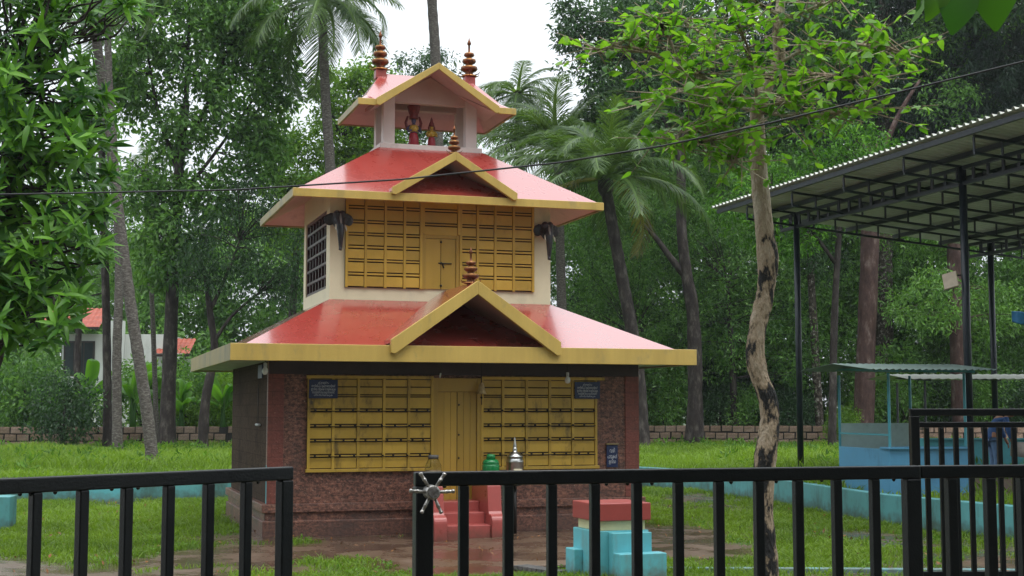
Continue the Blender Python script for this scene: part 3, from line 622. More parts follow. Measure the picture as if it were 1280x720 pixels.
hip(6.815, 6.955, RZ, tr); top = tr.build('top_roof', 'roof_red', temple)
ts = MB(); hip(6.745, 6.88, RZ - .07, ts); ts.f = [f[::-1] for f in ts.f]; ts.build('soffit', 'soffit_pink', top)
fascia(top, OT, 6.727, 6.833, .04, ('fascia_yellow', 'fascia_dark'), gap=(1.935, 3.975))
gable(top, 2.955, 7.505, 1.04, .635, .112, 1.375, 2.27, .05, tip=.105)
for s in (-1, 1):                                                   # pink underside of the top gable
    MB().add([(2.955, 1.43, 7.405), (2.955 + s * 1.03, 1.43, 7.405 - .635 * 1.03), (2.955 + s * 1.03, 2.2, 7.405 - .635 * 1.03), (2.955, 2.2, 7.405)], [(0, 1, 2, 3)] if s < 0 else [(3, 2, 1, 0)]).build('gable_soffit', 'soffit_pink', top)
    MB().add([(2.965, -.78, 3.625), (2.965 + s * 1.28, -.78, 3.625 - .685 * 1.28), (2.965 + s * 1.28, .7, 3.625 - .685 * 1.28), (2.965, .7, 3.625)], [(0, 1, 2, 3)] if s < 0 else [(3, 2, 1, 0)]).build('gable_soffit', 'soffit_pink', lr)
    MB().add([(2.985, .505, 5.772), (2.985 + s, .505, 5.772 - .6), (2.985 + s, 1.4, 5.772 - .6), (2.985, 1.4, 5.772)], [(0, 1, 2, 3)] if s < 0 else [(3, 2, 1, 0)]).build('gable_soffit', 'soffit_pink', urf)
# copper finials
def finial(u, v, z, h, parent, ring_n=3, base=True, w=.10):
    k = h / .75; prof = [(.07, 0), (.095, .012), (.095, .03), (.055, .05), (.05, .085), (.09, .115), (.11, .15), (.10, .185), (.055, .205), (.04, .235), (.075, .262), (.09, .295), (.08, .325), (.042, .342), (.032, .37), (.058, .392), (.07, .42), (.055, .445), (.025, .455), (.014, .475), (.013, .60), (.024, .618), (.026, .64), (.012, .69), (.0, .75)]
    kk = w / .10; mb = MB().lathe([(r * k * kk, q * k) for r, q in prof], (u, v, z), 18); f = mb.build('finial', 'copper', parent)
    g = MB()
    for q, r in ((.178, .104), (.318, .084), (.438, .060), (.012, .100)): g.lathe([(r * k * kk * .6, q * k - .004), (r * k * kk, q * k - .002), (r * k * kk, q * k + .012 * k), (r * k * kk * .6, q * k + .016 * k)], (u, v, z), 18)
    g.build('finial_band', 'copper_gold', f)
    for a in range(6):
        d = MB()
        t = a * math.pi / 3 + .3; c, s = math.cos(t), math.sin(t); q = .10 * k * kk
        d.tube([(u + c * q * .8, v + s * q * .8, z + .03 * k), (u + c * q * 1.35, v + s * q * 1.35, z + .045 * k), (u + c * q * 1.55, v + s * q * 1.55, z + .085 * k)], [.012 * k, .009 * k, .003], 5)
        d.build('finial_petal', 'copper', f)
for u in (RU0 - .01, RU1 - .01):
    MB().box((u - .09, RV - .09, RZ - .1), (u + .09, RV + .09, RZ + .05)).build('finial_base', 'red_cement', top, .01)
    finial(u, RV, RZ + .05, .70, temple, w=.145)
finial(2.99, .56, 5.835, .47, temple, w=.15); finial(2.975, -.45, 3.695, .56, temple, w=.155)
# elephant heads on the upper piers
def elephant(uc, zc, turn):
    mb = MB(); s = lambda x: x
    mb.sphere((0, -.07, .06), (.085, .10, .12), 16, 10); mb.sphere((-.035, -.10, .14), (.05, .06, .055), 12, 8); mb.sphere((.035, -.10, .14), (.05, .06, .055), 12, 8)
    for sg in (-1, 1):
        mb.sphere((sg * .125, -.045, .07), (.075, .016, .085), 14, 8); mb.sphere((sg * .10, -.05, .12), (.05, .018, .045), 12, 8); mb.sphere((sg * .05, -.135, .0), (.03, .03, .035), 10, 6)
    mb.tube([(0, -.12, .05), (0, -.17, -.03), (.0, -.18, -.12), (.004, -.165, -.22), (.008, -.15, -.30), (.0, -.165, -.345)], [.062, .055, .045, .034, .026, .022], 12)
    e = mb.build('elephant_head', 'elephant', temple); r = e.modifiers.new('fuse', 'REMESH'); r.mode = 'VOXEL'; r.voxel_size = .010; r.use_smooth_shade = True
    sm = e.modifiers.new('smooth', 'SMOOTH'); sm.iterations = 4; sm.factor = .5
    e.location = (uc, VU - .0, zc); e.rotation_euler = (0, 0, turn); e.scale = (1.2, 1.2, 1.18)
    for sg in (-1, 1): MB().tube([(sg * .052, -.15, -.0), (sg * .068, -.20, -.06), (sg * .066, -.235, -.10)], [.014, .011, .004], 8).build('tusk', 'ivory', e)
    MB().tube([(0, -.165, .14), (0, -.172, .08), (0, -.198, .02), (0, -.216, -.05)], [.008, .016, .014, .006], 8).build('forehead_band', 'stone_pale', e)
elephant(1.262, 4.70, 0); elephant(4.70, 4.665, 0)

# ================================================================== THINGS ON AND BY THE TEMPLE
def text_mesh(txt, size, width=None):
    c = bpy.data.curves.new('lettering', 'FONT'); c.body = txt; c.size = size; c.align_x = 'CENTER'; c.align_y = 'CENTER'; c.extrude = .0008; c.resolution_u = 2
    o = bpy.data.objects.new('lettering', c); COL.objects.link(o); dg = bpy.context.evaluated_depsgraph_get(); dg.update()
    me = bpy.data.meshes.new_from_object(o.evaluated_get(dg)); bpy.data.objects.remove(o); bpy.data.curves.remove(c)
    xs = [v.co.x for v in me.vertices]
    if width and xs:
        k = width / max(1e-4, max(xs) - min(xs)); cx = (max(xs) + min(xs)) / 2
        for v in me.vertices: v.co.x = (v.co.x - cx) * k
    me.materials.clear(); me.materials.append(MATS['sign_white']); return me
def sign(u, z, w, h, v, lines, label):
    t = thing('signboard', label, 'sign', tl(u, v, z), TH)
    MB().box((0, -.012, 0), (w, 0, h)).build('board', 'sign_blue', t, .004)
    for txt, zc, size, wd in lines:
        o = link('lettering', text_mesh(txt, size, wd), None, t); o.location = (w / 2, -.0145, zc); o.rotation_euler = (R(90), 0, 0)
    return t
LINES = [('ക്ഷേത്രം', .225, .040, .16), ('അറിയിപ്പ് ഭക്തജനങ്ങൾ', .178, .050, .35), ('ഇവിടെ വിളക്ക് തെളിക്കുക', .132, .050, .36), ('നടയിൽ തൊഴുന്നതിന്', .085, .050, .33), ('ശ്രദ്ധിക്കുക', .045, .036, .28)]
sign(.645, 1.992, .425, .272, VF - .085, LINES, 'dark blue signboard with white lettering at the top left of the lower screen')
sign(4.785, 1.995, .42, .262, VF - .085, [(a, b - .008, c, d * .96) for a, b, c, d in LINES], 'dark blue signboard with white lettering at the top right of the lower screen')
sign(5.335, .93, .19, .345, VF - .02, [('വഴി', .255, .085, .085), ('പാടുകൾ', .165, .085, .165), ('ഇവിടെ', .085, .075, .115)], 'small narrow blue notice with white letters on the brown wall right of the screen')
o = MB().box((5.325, VF - .055, 1.283), (5.535, VF - .005, 1.30)).build('notice_ledge', 'fascia_dark', temple)
def bulb(name, u, v, z, label):
    t = thing(name, label, 'light bulb', tl(u, v, z), TH)
    MB().tube([(0, 0, .07), (0, 0, max(.08, 2.535 - z))], .005, 5).build('wire', 'wire_black', t)
    MB().lathe([(.014, .10), (.024, .095), (.025, .045), (.02, .04)], (0, 0, 0), 10).build('holder', 'sign_white', t)
    MB().lathe([(.0, -.075), (.028, -.068), (.045, -.035), (.042, .0), (.022, .035), (.016, .045)], (0, 0, 0), 12).build('bulb_glass', 'bulb_white', t)
bulb('light_bulb', 4.60, -.2, 2.30, 'white bulb hanging under the eave beside the right signboard')
bulb('light_bulb', -.02, -.2, 2.40, 'white bulb hanging under the left front corner of the lower eave')
t = thing('tube_lamp', 'short white lamp tube hanging above the lower door', 'lamp', tl(2.57, -.2, 2.30), TH)
MB().tube([(0, 0, 0), (.015, 0, .07)], .013, 8).build('tube', 'bulb_white', t); MB().tube([(.015, 0, .07), (.03, 0, .235)], .004, 5).build('wire', 'wire_black', t)
t = thing('bell', 'brass bell hanging beside the lower yellow door', 'bell', tl(3.25, -.10, 2.06), TH)
MB().lathe([(.0, .175), (.02, .17), (.03, .155), (.042, .12), (.05, .07), (.062, .035), (.078, .0), (.070, .0), (.045, .05)], (0, 0, 0), 18).build('bell_body', 'brass', t)
MB().tube([(0, 0, .17), (0, 0, .475)], .006, 6).build('chain', 'iron_black', t)
MB().tube([(0, 0, .08), (0, 0, -.04)], .005, 6).sphere((0, 0, -.05), .018, 8, 6).tube([(0, 0, -.05), (.004, 0, -.16)], .006, 5).build('clapper', 'iron_black', t)
t = thing('pull_rod', 'thin hanging rod with a pale cross handle on the dark left side of the temple', 'rod', tl(.04, .95, 1.60), TH)
MB().tube([(0, 0, 0), (0, 0, .60)], .007, 6).build('rod', 'stone_grey', t); MB().tube([(-.0, -.2, 0), (0, .2, 0)], .018, 8).build('handle', 'sign_white', t)
o = MB().box((.055, .70, 2.30), (.072, 1.15, 2.50)).build('side_sign', 'sign_blue'); o.location = TA; o.rotation_euler = (0, 0, TH); tag(o, 'dim dark blue board high on the left side wall under the eave', 'sign')
# vessels by the door
t = thing('glass_jar', 'clear glass jar with dark lid on the left stair balustrade', 'jar', tl(2.385, -.55, .747), TH)
MB().lathe([(.0, .003), (.10, .005), (.125, .05), (.13, .16), (.12, .27), (.085, .34), (.07, .37), (.066, .37), (.08, .335), (.115, .26), (.124, .15), (.11, .02), (.0, .015)], (0, 0, 0), 20).build('jar_glass', 'clear_glass', t)
MB().lathe([(.0, .365), (.075, .367), (.078, .42), (.0, .425)], (0, 0, 0), 18).build('lid', 'stone_grey', t)
MB().lathe([(.0, .02), (.105, .025), (.12, .12), (.115, .2), (.0, .205)], (0, 0, 0), 16).build('contents', 'wood_tan', t)
t = thing('green_vessel', 'dark green round container with stepped lid on the right stair balustrade', 'container', tl(3.27, -.52, .747), TH)
MB().lathe([(.0, .0), (.10, .002), (.125, .06), (.13, .24), (.128, .27), (.12, .275), (.128, .285), (.115, .33), (.085, .35), (.0, .352)], (0, 0, 0), 24).build('vessel_body', 'green_plastic', t)
MB().lathe([(.0, .35), (.07, .352), (.066, .41), (.05, .425), (.0, .428)], (0, 0, 0), 20).build('lid', 'green_plastic', t)
t = thing('steel_urn', 'tall stainless steel urn with a pointed lid by the right stair', 'urn', tl(3.665, -.45, 0), TH)
MB().tube([(0, 0, -.02), (0, 0, .70)], .03, 10).lathe([(.1, .70), (.11, .705), (.11, .725), (.0, .73)], (0, 0, 0), 16).build('stand', 'iron_black', t)
MB().lathe([(.0, .73), (.125, .735), (.13, .75), (.13, 1.04), (.134, 1.045), (.134, 1.06), (.115, 1.10), (.11, 1.11)], (0, 0, 0), 28).build('urn_body', 'steel', t)
MB().lathe([(.0, 1.11), (.128, 1.112), (.12, 1.14), (.07, 1.19), (.03, 1.21), (.035, 1.23), (.032, 1.26), (.024, 1.265), (.030, 1.28), (.022, 1.31), (.008, 1.40), (.0, 1.42)], (0, 0, 0), 24).build('lid', 'steel', t)
MB().box((-.06, -.137, .82), (.07, -.128, .95)).build('label_patch', 'cream_wall', t, .004)
# idols in the top pavilion
def idol(u, v, z, h, tall, label):
    t = thing('idol', label, 'statue', tl(u, v, z), TH); k = h / .62
    MB().lathe([(.0, 0), (.085 * k, 0), (.09 * k, .03 * k), (.07 * k, .04 * k)], (0, 0, 0), 16).build('pedestal', 'idol_dark', t)
    MB().lathe([(.07 * k, .035 * k), (.082 * k, .05 * k), (.075 * k, .16 * k), (.058 * k, .23 * k), (.05 * k, .24 * k)], (0, 0, 0), 16).build('skirt', 'idol_red', t)
    b = MB(); b.lathe([(.05 * k, .235 * k), (.062 * k, .27 * k), (.066 * k, .33 * k), (.03 * k, .37 * k), (.022 * k, .39 * k), (.036 * k, .41 * k), (.038 * k, .44 * k), (.025 * k, .465 * k), (.0, .47 * k)], (0, 0, 0), 16)
    for s in (-1, 1): b.tube([(s * .06 * k, 0, .345 * k), (s * .10 * k, -.005, .30 * k), (s * .095 * k, -.04 * k, .25 * k), (s * .05 * k, -.075 * k, .27 * k)], [.022 * k, .02 * k, .016 * k, .014 * k], 8)
    b.build('body', 'idol_skin' if tall else 'idol_gold', t)
    g = MB(); g.lathe([(.065 * k, .25 * k), (.078 * k, .262 * k), (.082 * k, .30 * k), (.074 * k, .335 * k), (.05 * k, .36 * k)], (0, 0, 0), 16); g.build('garland', 'idol_gold', t)
    c = MB()
    if tall:
        c.lathe([(.04 * k, .45 * k), (.07 * k, .455 * k), (.072 * k, .50 * k), (.05 * k, .53 * k), (.055 * k, .56 * k), (.0, .57 * k)], (0, 0, 0), 14)
        c.lathe([(.06 * k, .50 * k), (.085 * k, .56 * k), (.105 * k, .64 * k), (.10 * k, .66 * k), (.06 * k, .62 * k), (.0, .63 * k)], (0, 0, 0), 10, False)
        c.tube([(-.1 * k, .02, .28 * k), (-.12 * k, .02, .40 * k), (-.09 * k, .02, .50 * k)], [.02 * k, .024 * k, .015 * k], 8); c.tube([(.1 * k, .02, .28 * k), (.12 * k, .02, .40 * k), (.09 * k, .02, .50 * k)], [.02 * k, .024 * k, .015 * k], 8)
    else:
        c.lathe([(.038 * k, .445 * k), (.062 * k, .45 * k), (.05 * k, .50 * k), (.03 * k, .545 * k), (.024 * k, .56 * k), (.028 * k, .575 * k), (.0, .64 * k)], (0, 0, 0), 14)
        for s in (-1, 1): c.sphere((s * .055 * k, 0, .42 * k), (.02 * k, .015 * k, .035 * k), 8, 6)
    c.build('crown', 'idol_dark', t)
idol(2.735, 2.2, 6.212, .68, True, 'taller red and gold idol with a broad flaring crown in the top pavilion')
idol(3.045, 2.2, 6.212, .54, False, 'shorter idol with a pointed crown standing right of the taller one')

# ================================================================== TURQUOISE PEDESTAL
ps = thing('stone_pedestal', 'stepped turquoise pedestal with cream neck and red slab top', 'pedestal', (.897, 15.0, 0), R(19.5)); S_ = .66
MB().box((0, 0, .625), (S_, S_, .815)).build('top_slab', 'slab_red', ps, .01)
MB().box((.05, .05, .52), (S_ - .05, S_ - .05, .625)).build('neck', 'cream_band', ps, .006)
MB().box((.0, .02, -.05), (S_ - .02, S_ - .02, .52)).build('core', 'turquoise', ps, .008)
MB().box((.16, -.10, -.05), (S_ - .04, .018, .505)).build('front_step', 'turquoise', ps, .008)
MB().box((.16, -.30, -.05), (S_ + .04, -.102, .30)).build('front_step', 'turquoise', ps, .008)
MB().box((S_ - .018, .02, -.05), (S_ + .10, .34, .24)).build('side_step', 'turquoise', ps, .008)
MB().box((-.10, .36, -.05), (-.002, S_ - .04, .30)).build('side_step', 'turquoise', ps, .008)

# ================================================================== GATES AND WHEEL
def gate_leaf(name, a, b, n, label, sections=None, barw=.026, top=1.662, railh=.038, stile=.054, ends=(True, True), z0=.12, low=None, second=None):
    a, b = Vector((*a, 0)), Vector((*b, 0)); d = (b - a); Ln = d.length
    t = thing(name, label, 'gate', (a.x, a.y, 0), math.atan2(d.y, d.x)); w = barw
    x0, x1 = (stile if ends[0] else 0), Ln - (stile if ends[1] else 0)
    MB().box((0, -railh * .42, top - railh), (Ln, railh * .42, top)).build('top_rail', 'gate_black', t, .004)
    MB().box((x0, -railh * .4, z0), (x1, railh * .4, z0 + railh)).build('bottom_rail', 'gate_black', t, .003)
    zt = top - railh
    if second:
        MB().box((x0, -railh * .3, second - .028), (x1, railh * .3, second)).build('second_rail', 'gate_black', t, .003); zt2 = second - .028
    if low: MB().box((x0, -railh * .3, low - .03), (x1, railh * .3, low)).build('lower_rail', 'gate_black', t, .003)
    if ends[0]: MB().box((0, -stile * .52, z0 - .06), (stile, stile * .52, zt - .0005)).build('stile', 'gate_black', t, .004)
    if ends[1]: MB().box((Ln - stile, -stile * .40, z0 - .06), (Ln, stile * .40, zt - .0005)).build('stile', 'gate_black', t, .004)
    for x in n: MB().box((x - w / 2, -w / 2, z0 + railh), (x + w / 2, w / 2, (zt2 if second else zt))).build('bar', 'gate_black', t, .003)
    dr = MB()
    for k in range(int(Ln / .16)): 
        x = random.uniform(.08, Ln - .05); dr.sphere((x, 0, zt - .001), (.006, .005, random.uniform(.004, .008)), 8, 5)
    stuff(dr.build('rain_drops', 'gate_black', t)); return t
gL = gate_leaf('iron_gate', (-1.55, 2.98), (-.646, 4.05), [.06 + .131 * k for k in range(10)], 'black iron gate leaf of upright bars, left of the gap', stile=.042)
gR = gate_leaf('iron_gate', (-.260, 3.70), (1.205, 4.125), [.135 + .1243 * k for k in range(11)], 'long black iron gate leaf with the metal wheel, right of the gap', stile=.048)
gate_leaf('iron_fence', (1.21, 4.128), (2.1, 4.30), [.10, .225, .335, .445, .555, .665, .775], 'short black railing continuing the gate to the right edge', ends=(False, False), barw=.030)
gate_leaf('iron_gate', (2.01, 7.0), (3.3, 7.05), [.085 + .0745 * k for k in range(16)], 'taller black double-railed gate standing behind, at the right edge', top=1.832, railh=.036, stile=.044, second=1.765, low=1.02, barw=.024)
wh = thing('wheel_handle', 'weathered six-spoke metal wheel handle on the gate stile', 'handle', (-.212, 3.645, 1.612), math.atan2(.425, 1.465))
mb = MB().tube([(0, .02, 0), (0, -.030, 0)], [.0195, .0185], 20); mb.build('hub', 'wheel_metal', wh, .003)
MB().tube([(0, -.030, 0), (0, -.033, 0)], [.014, .013], 18).build('hub_cap', 'stone_grey', wh)
for k in range(6):
    a = R(58 + 60 * k + (4 if k % 2 else -3)); c, s = math.cos(a), math.sin(a); q = lambda r: (c * r, -.012, s * r)
    MB().tube([q(.016), q(.036), q(.040), q(.041), q(.054), q(.055), q(.060), q(.061)], [.0042, .0046, .0058, .0046, .0042, .0058, .0050, .0025], 10).build('spoke', 'wheel_metal', wh)

# ================================================================== OPEN STEEL SHED
SA, SB = Vector((.29, -.957, 0)), Vector((.957, .29, 0)); S0 = Vector((6.30, 30.3, 0))
shed = thing('steel_shed', 'tall open shed of dark steel trusses under a corrugated roof', 'shed', S0)
def sp(a, b, z): return SA * a + SB * b + Vector((0, 0, z))
def zb(b): return 5.86 - .09 * b                                     # underside of trusses falls to the right
TD = .28
posts = [(0, 0), (6.12, 0), (12.24, 0), (0, 5.0), (6.12, 5.0), (12.24, 5.0)]
for a, b in posts:
    MB().tube([sp(a, b, TZ - .1), sp(a, b, zb(b) + TD)], .068, 12).build('post', 'shed_steel', shed)
def ladder(p, q, n, name, w=.05):
    """truss of two chords joined by short verticals; p,q at bottom chord"""
    mb = MB(); up = Vector((0, 0, TD)); mb.bar(p, q, w); mb.bar(p + up, q + up, w)
    for i in range(n + 1): r = p.lerp(q, i / n); mb.bar(r + Vector((0, 0, w / 2)), r + up - Vector((0, 0, w / 2)), w * .7)
    mb.build(name, 'shed_steel', shed)
ladder(sp(-.7, 0, zb(0)), sp(13.6, 0, zb(0)), 34, 'girder', .07); ladder(sp(-.7, 4.9, zb(4.9)), sp(13.6, 4.9, zb(4.9)), 30, 'girder', .07)
for a in (0, 2.04, 4.08, 6.12, 8.16, 10.2, 12.24): ladder(sp(a, -1.2, zb(-1.2) + .02), sp(a, 6.4, zb(6.4) + .02), 14, 'truss', .045)
for b in (-1.3, -.4, .75, 2.0, 3.25, 4.5, 5.7):
    MB().bar(sp(-1.25, b, zb(b) + TD + .06), sp(14, b, zb(b) + TD + .06), .07, .09).build('purlin', 'shed_steel', shed)
na, nb = 520, 2; aa = np.linspace(-1.36, 14.2, na); bb = np.array([-1.42, 6.6]); Vv = []
for b in bb:
    for i, a in enumerate(aa): q = sp(a, b, zb(b) + TD + .135 + .05 * (i % 6 in (1, 2))); Vv.append(tuple(q))
for b in bb:
    for i, a in enumerate(aa): q = sp(a, b, zb(b) + TD + .138 + .05 * (i % 6 in (1, 2))); Vv.append(tuple(q))
Fq = [(i, i + 1, na + i + 1, na + i) for i in range(na - 1)] + [(2 * na + i, 3 * na + i, 3 * na + i + 1, 2 * na + i + 1) for i in range(na - 1)] + [(i + 1, i, 2 * na + i, 2 * na + i + 1) for i in range(na - 1)]
mb = MB(); mb.add(Vv, Fq, False); mb.build('roof_sheet', 'shed_sheet', shed)
fl = thing('flood_light', 'beige square flood light clamped to a shed post', 'lamp', S0 + sp(6.02, -.24, 4.12), R(-30))
mb = MB().box((-.13, -.02, -.16), (.13, .02, .16)); o = mb.build('lamp_face', 'lamp_beige', fl, .01); o.rotation_euler = (R(-24), R(-14), 0)
o = MB().box((-.12, .022, -.15), (.12, .06, .15)).build('housing', 'shed_steel', fl, .015); o.rotation_euler = (R(-24), R(-14), 0)
MB().tube([(0, .04, .0), (.06, .12, .1), (.22, .15, .1)], .014, 6).build('bracket', 'shed_steel', fl)

# ================================================================== BLUE STALLS
def stall(loc, rz, w, d, label, pale=True, tin='tin_roof', post='kiosk_teal', body='kiosk_blue', ht=2.05):
    t = thing('stall', label, 'stall', loc, rz); h = .74
    MB().box((0, 0, -.06), (w, .03, h)).build('front_panel', body, t, .004)
    MB().box((0, .03, -.06), (.03, d, h)).build('side_panel', body, t, .004); MB().box((w - .03, .03, -.06), (w, d, h)).build('side_panel', body, t, .004)
    MB().box((-.03, -.06, h), (w + .03, .30, h + .035)).build('counter', body, t, .004)
    if pale: MB().box((.03, d - .03, -.06), (w - .03, d, h + .42)).build('back_panel', 'kiosk_pale', t)
    for x, y in ((.02, .02), (w - .02, .02), (.02, d - .02), (w - .02, d - .02)):
        MB().bar((x, y, h), (x, y, ht - .02), .04).build('post', post, t)
    MB().bar((.02, .045, h + .24), (.02, d - .045, h + .24), .03).build('rail', post, t)
    mb = MB()
    for x in (.02, w / 2, w - .02): mb.bar((x, -.3, ht + .0), (x, d + .2, ht + .10), .04)
    mb.build('roof_frame', post, t)
    n = 60; xs = np.linspace(-.55, w + .35, n); vs = []
    for dz in (0, .004):
        for y, z in ((-.5, ht + .02), (d / 2, ht + .155), (d + .45, ht + .06)):
            for i, x in enumerate(xs): vs.append((x, y, z + dz + .012 * math.sin(i * math.pi / 1.5)))
    fs = []
    for l, fl_ in ((0, 0), (3 * n, 1)):
        for r in range(2):
            for i in range(n - 1):
                q = (l + r * n + i, l + r * n + i + 1, l + (r + 1) * n + i + 1, l + (r + 1) * n + i); fs.append(q if fl_ else q[::-1])
    mb = MB(); mb.add(vs, fs, True); mb.build('roof_sheet', tin, t)
    return t
stall((6.367, 23.4, TZ), R(12), 1.45, 1.95, 'sky blue stall with teal posts and a low tin roof under the shed')
stall((9.1, 30.5, TZ), R(4), 3.2, 1.8, 'second stall with a dark tin roof behind the person at the right edge', pale=False, tin='shed_sheet', post='shed_steel', body='kiosk_teal')
mb = MB(); n = 10
for i in range(n + 1):
    for j in range(n + 1): s, q = i / n, j / n; mb.v.append((s * 1.6, .3 * math.sin(s * 3) * q, -.35 * s - .45 * q * (1 - .5 * s) + .05 * math.sin(7 * s + 3 * q)))
mb.f = [(i * (n + 1) + j, (i + 1) * (n + 1) + j, (i + 1) * (n + 1) + j + 1, i * (n + 1) + j + 1) for i in range(n) for j in range(n)]; mb.sm = [True] * len(mb.f)
o = mb.build('tarpaulin', 'tarp_blue'); o.location = (12.35, 34, 4.25); o.scale = (.8, .8, .6); sd = o.modifiers.new('s', 'SOLIDIFY'); sd.thickness = .01; tag(o, 'bright blue tarpaulin sagging among the trees at the right edge', 'tarpaulin')
tb = thing('table', 'small wooden table under a pale cloth beside the person', 'table', (10.15, 27.4, TZ), R(8))
MB().box((0, 0, .70), (1.2, .6, .74)).build('tabletop', 'wood_tan', tb, .006)
for x in (.06, 1.14):
    for y in (.06, .54): MB().box((x - .03, y - .03, -.05), (x + .03, y + .03, .70)).build('leg', 'wood_tan', tb)
mb = MB(); k = 13
for i in range(k):
    for j in range(k):
        x, y = -.12 + 1.44 * i / (k - 1), -.10 + .8 * j / (k - 1); drop = max(0, -x - .01, x - 1.21, -y - .01, y - .61)
        mb.v.append((min(max(x, -.012), 1.212), min(max(y, -.012), .612), .752 - drop * 2.6 + .01 * math.sin(9 * x + 5 * y)))
mb.f = [(i * k + j, (i + 1) * k + j, (i + 1) * k + j + 1, i * k + j + 1) for i in range(k - 1) for j in range(k - 1)]; mb.sm = [True] * len(mb.f)
o = mb.build('table_cloth', 'cloth_pale'); o.location = (10.15, 27.4, TZ); o.rotation_euler = (0, 0, R(8)); sd = o.modifiers.new('s', 'SOLIDIFY'); sd.thickness = .006; tag(o, 'pale cloth draped over the small wooden table at the right edge', 'cloth')

# ================================================================== PERSON bending over the table
def skin_mesh(name, pts, edges, rad, m, parent, root=0, sub=2):
    me = bpy.data.meshes.new(name); me.from_pydata(pts, edges, []); me.materials.append(MATS[m]); o = bpy.data.objects.new(name, me); COL.objects.link(o); o.parent = parent
    md = o.modifiers.new('skin', 'SKIN'); md.use_smooth_shade = True
    sv = me.skin_vertices[0].data if me.skin_vertices else None
    if sv is None:
        bpy.context.view_layer.objects.active = o; bpy.ops.object.select_all(action='DESELECT'); o.select_set(True); bpy.ops.object.modifier_remove(modifier='skin'); bpy.ops.object.modifier_add(type='SKIN'); o.modifiers[-1].use_smooth_shade = True; sv = me.skin_vertices[0].data
    for i, r in enumerate(rad): sv[i].radius = (r, r) if not hasattr(r, '__len__') else r; sv[i].use_root = (i == root)
    s = o.modifiers.new('sub', 'SUBSURF'); s.levels = sub; s.render_levels = sub; return o
per = thing('person', 'person in a dark blue shirt and faded jeans bending forward behind the gate bars', 'person', (9.68, 27.9, TZ), R(0)); per.scale = (.93, .93, .92)
# +x is where the person faces; one continuous body (skin), clothes as children
bp = [(0, 0, .90), (.03, 0, 1.08), (.11, 0, 1.25), (.22, 0, 1.37), (.31, 0, 1.42), (.40, 0, 1.44), (.48, 0, 1.44),
      (.0, .10, .86), (.03, .11, .47), (-.01, .11, .08), (.14, .12, .03), (.0, -.10, .86), (.04, -.11, .47), (.0, -.11, .08), (.15, -.12, .03),
      (.22, .19, 1.33), (.27, .23, 1.06), (.36, .20, .84), (.40, .19, .76), (.22, -.19, 1.33), (.26, -.23, 1.05), (.34, -.21, .82), (.38, -.20, .74)]
be = [(0, 1), (1, 2), (2, 3), (3, 4), (4, 5), (5, 6), (0, 7), (7, 8), (8, 9), (9, 10), (0, 11), (11, 12), (12, 13), (13, 14), (3, 15), (15, 16), (16, 17), (17, 18), (3, 19), (19, 20), (20, 21), (21, 22)]
br = [.13, .125, .13, .12, .055, .085, .075, .085, .055, .04, .035, .085, .055, .04, .035, .055, .043, .032, .028, .055, .043, .032, .028]
body = skin_mesh('body', bp, be, br, 'skin', per)
for s in (1, -1):                                                    # hands: five fingers each
    for k in range(5):
        y0 = s * .195 + (k - 2) * .017; ln = (.045, .07, .075, .07, .055)[k]; x0 = .395 if k else .375
        MB().tube([(x0, y0, .755), (x0 + .012, y0, .755 - ln * .55), (x0 + .004, y0, .755 - ln)], [.010, .009, .006], 6).build('finger', 'skin', body)
fx = MB(); fx.sphere((.555, 0, 1.44), (.03, .02, .025), 8, 6); fx.build('nose', 'skin', body)
for s in (-1, 1): MB().sphere((.53, s * .035, 1.47), (.012, .014, .012), 8, 6).build('eye', 'hair', body); MB().sphere((.45, s * .088, 1.44), (.02, .012, .03), 8, 6).build('ear', 'skin', body)
hr = MB().sphere((.435, 0, 1.475), (.108, .10, .095), 16, 10); hr.build('hair', 'hair', per)
skin_mesh('shirt', [(.0, 0, .84), (.01, 0, .93), (.03, 0, 1.08), (.11, 0, 1.25), (.22, 0, 1.36), (.22, .19, 1.33), (.265, .225, 1.08), (.335, .205, .90), (.22, -.19, 1.33), (.26, -.225, 1.07), (.325, -.215, .88)],
          [(0, 1), (1, 2), (2, 3), (3, 4), (4, 5), (5, 6), (6, 7), (4, 8), (8, 9), (9, 10)], [.15, .152, .148, .152, .142, .07, .06, .05, .07, .06, .05], 'shirt_blue', per)
skin_mesh('jeans', [(0, 0, .92), (.0, .10, .83), (.03, .11, .47), (-.01, .11, .07), (.0, -.10, .83), (.04, -.11, .47), (.0, -.11, .07)], [(0, 1), (1, 2), (2, 3), (0, 4), (4, 5), (5, 6)], [.145, .105, .075, .065, .105, .075, .065], 'jeans_blue', per)
for s in (1, -1): MB().sphere((.07, s * .115, .03), (.14, .05, .04), 12, 6).build('shoe', 'hair', per)

# ================================================================== POWER LINE
wp = [(-9.5, 14, 4.05), (-6.4, 13, 3.87), (-4.69, 12.5, 3.79), (-2.46, 12, 3.752), (-.945, 11.5, 3.760), (.388, 11, 3.815), (1.2, 10.75, 3.905), (1.978, 10.5, 4.03), (2.832, 10, 4.155), (3.632, 9.6, 4.287), (4.591, 9, 4.50), (7, 7.6, 5.1)]
tag(MB().tube(wp, .0075, 6).build('power_line', 'wire_black'), 'thin black power line sagging across the front of the temple', 'cable')

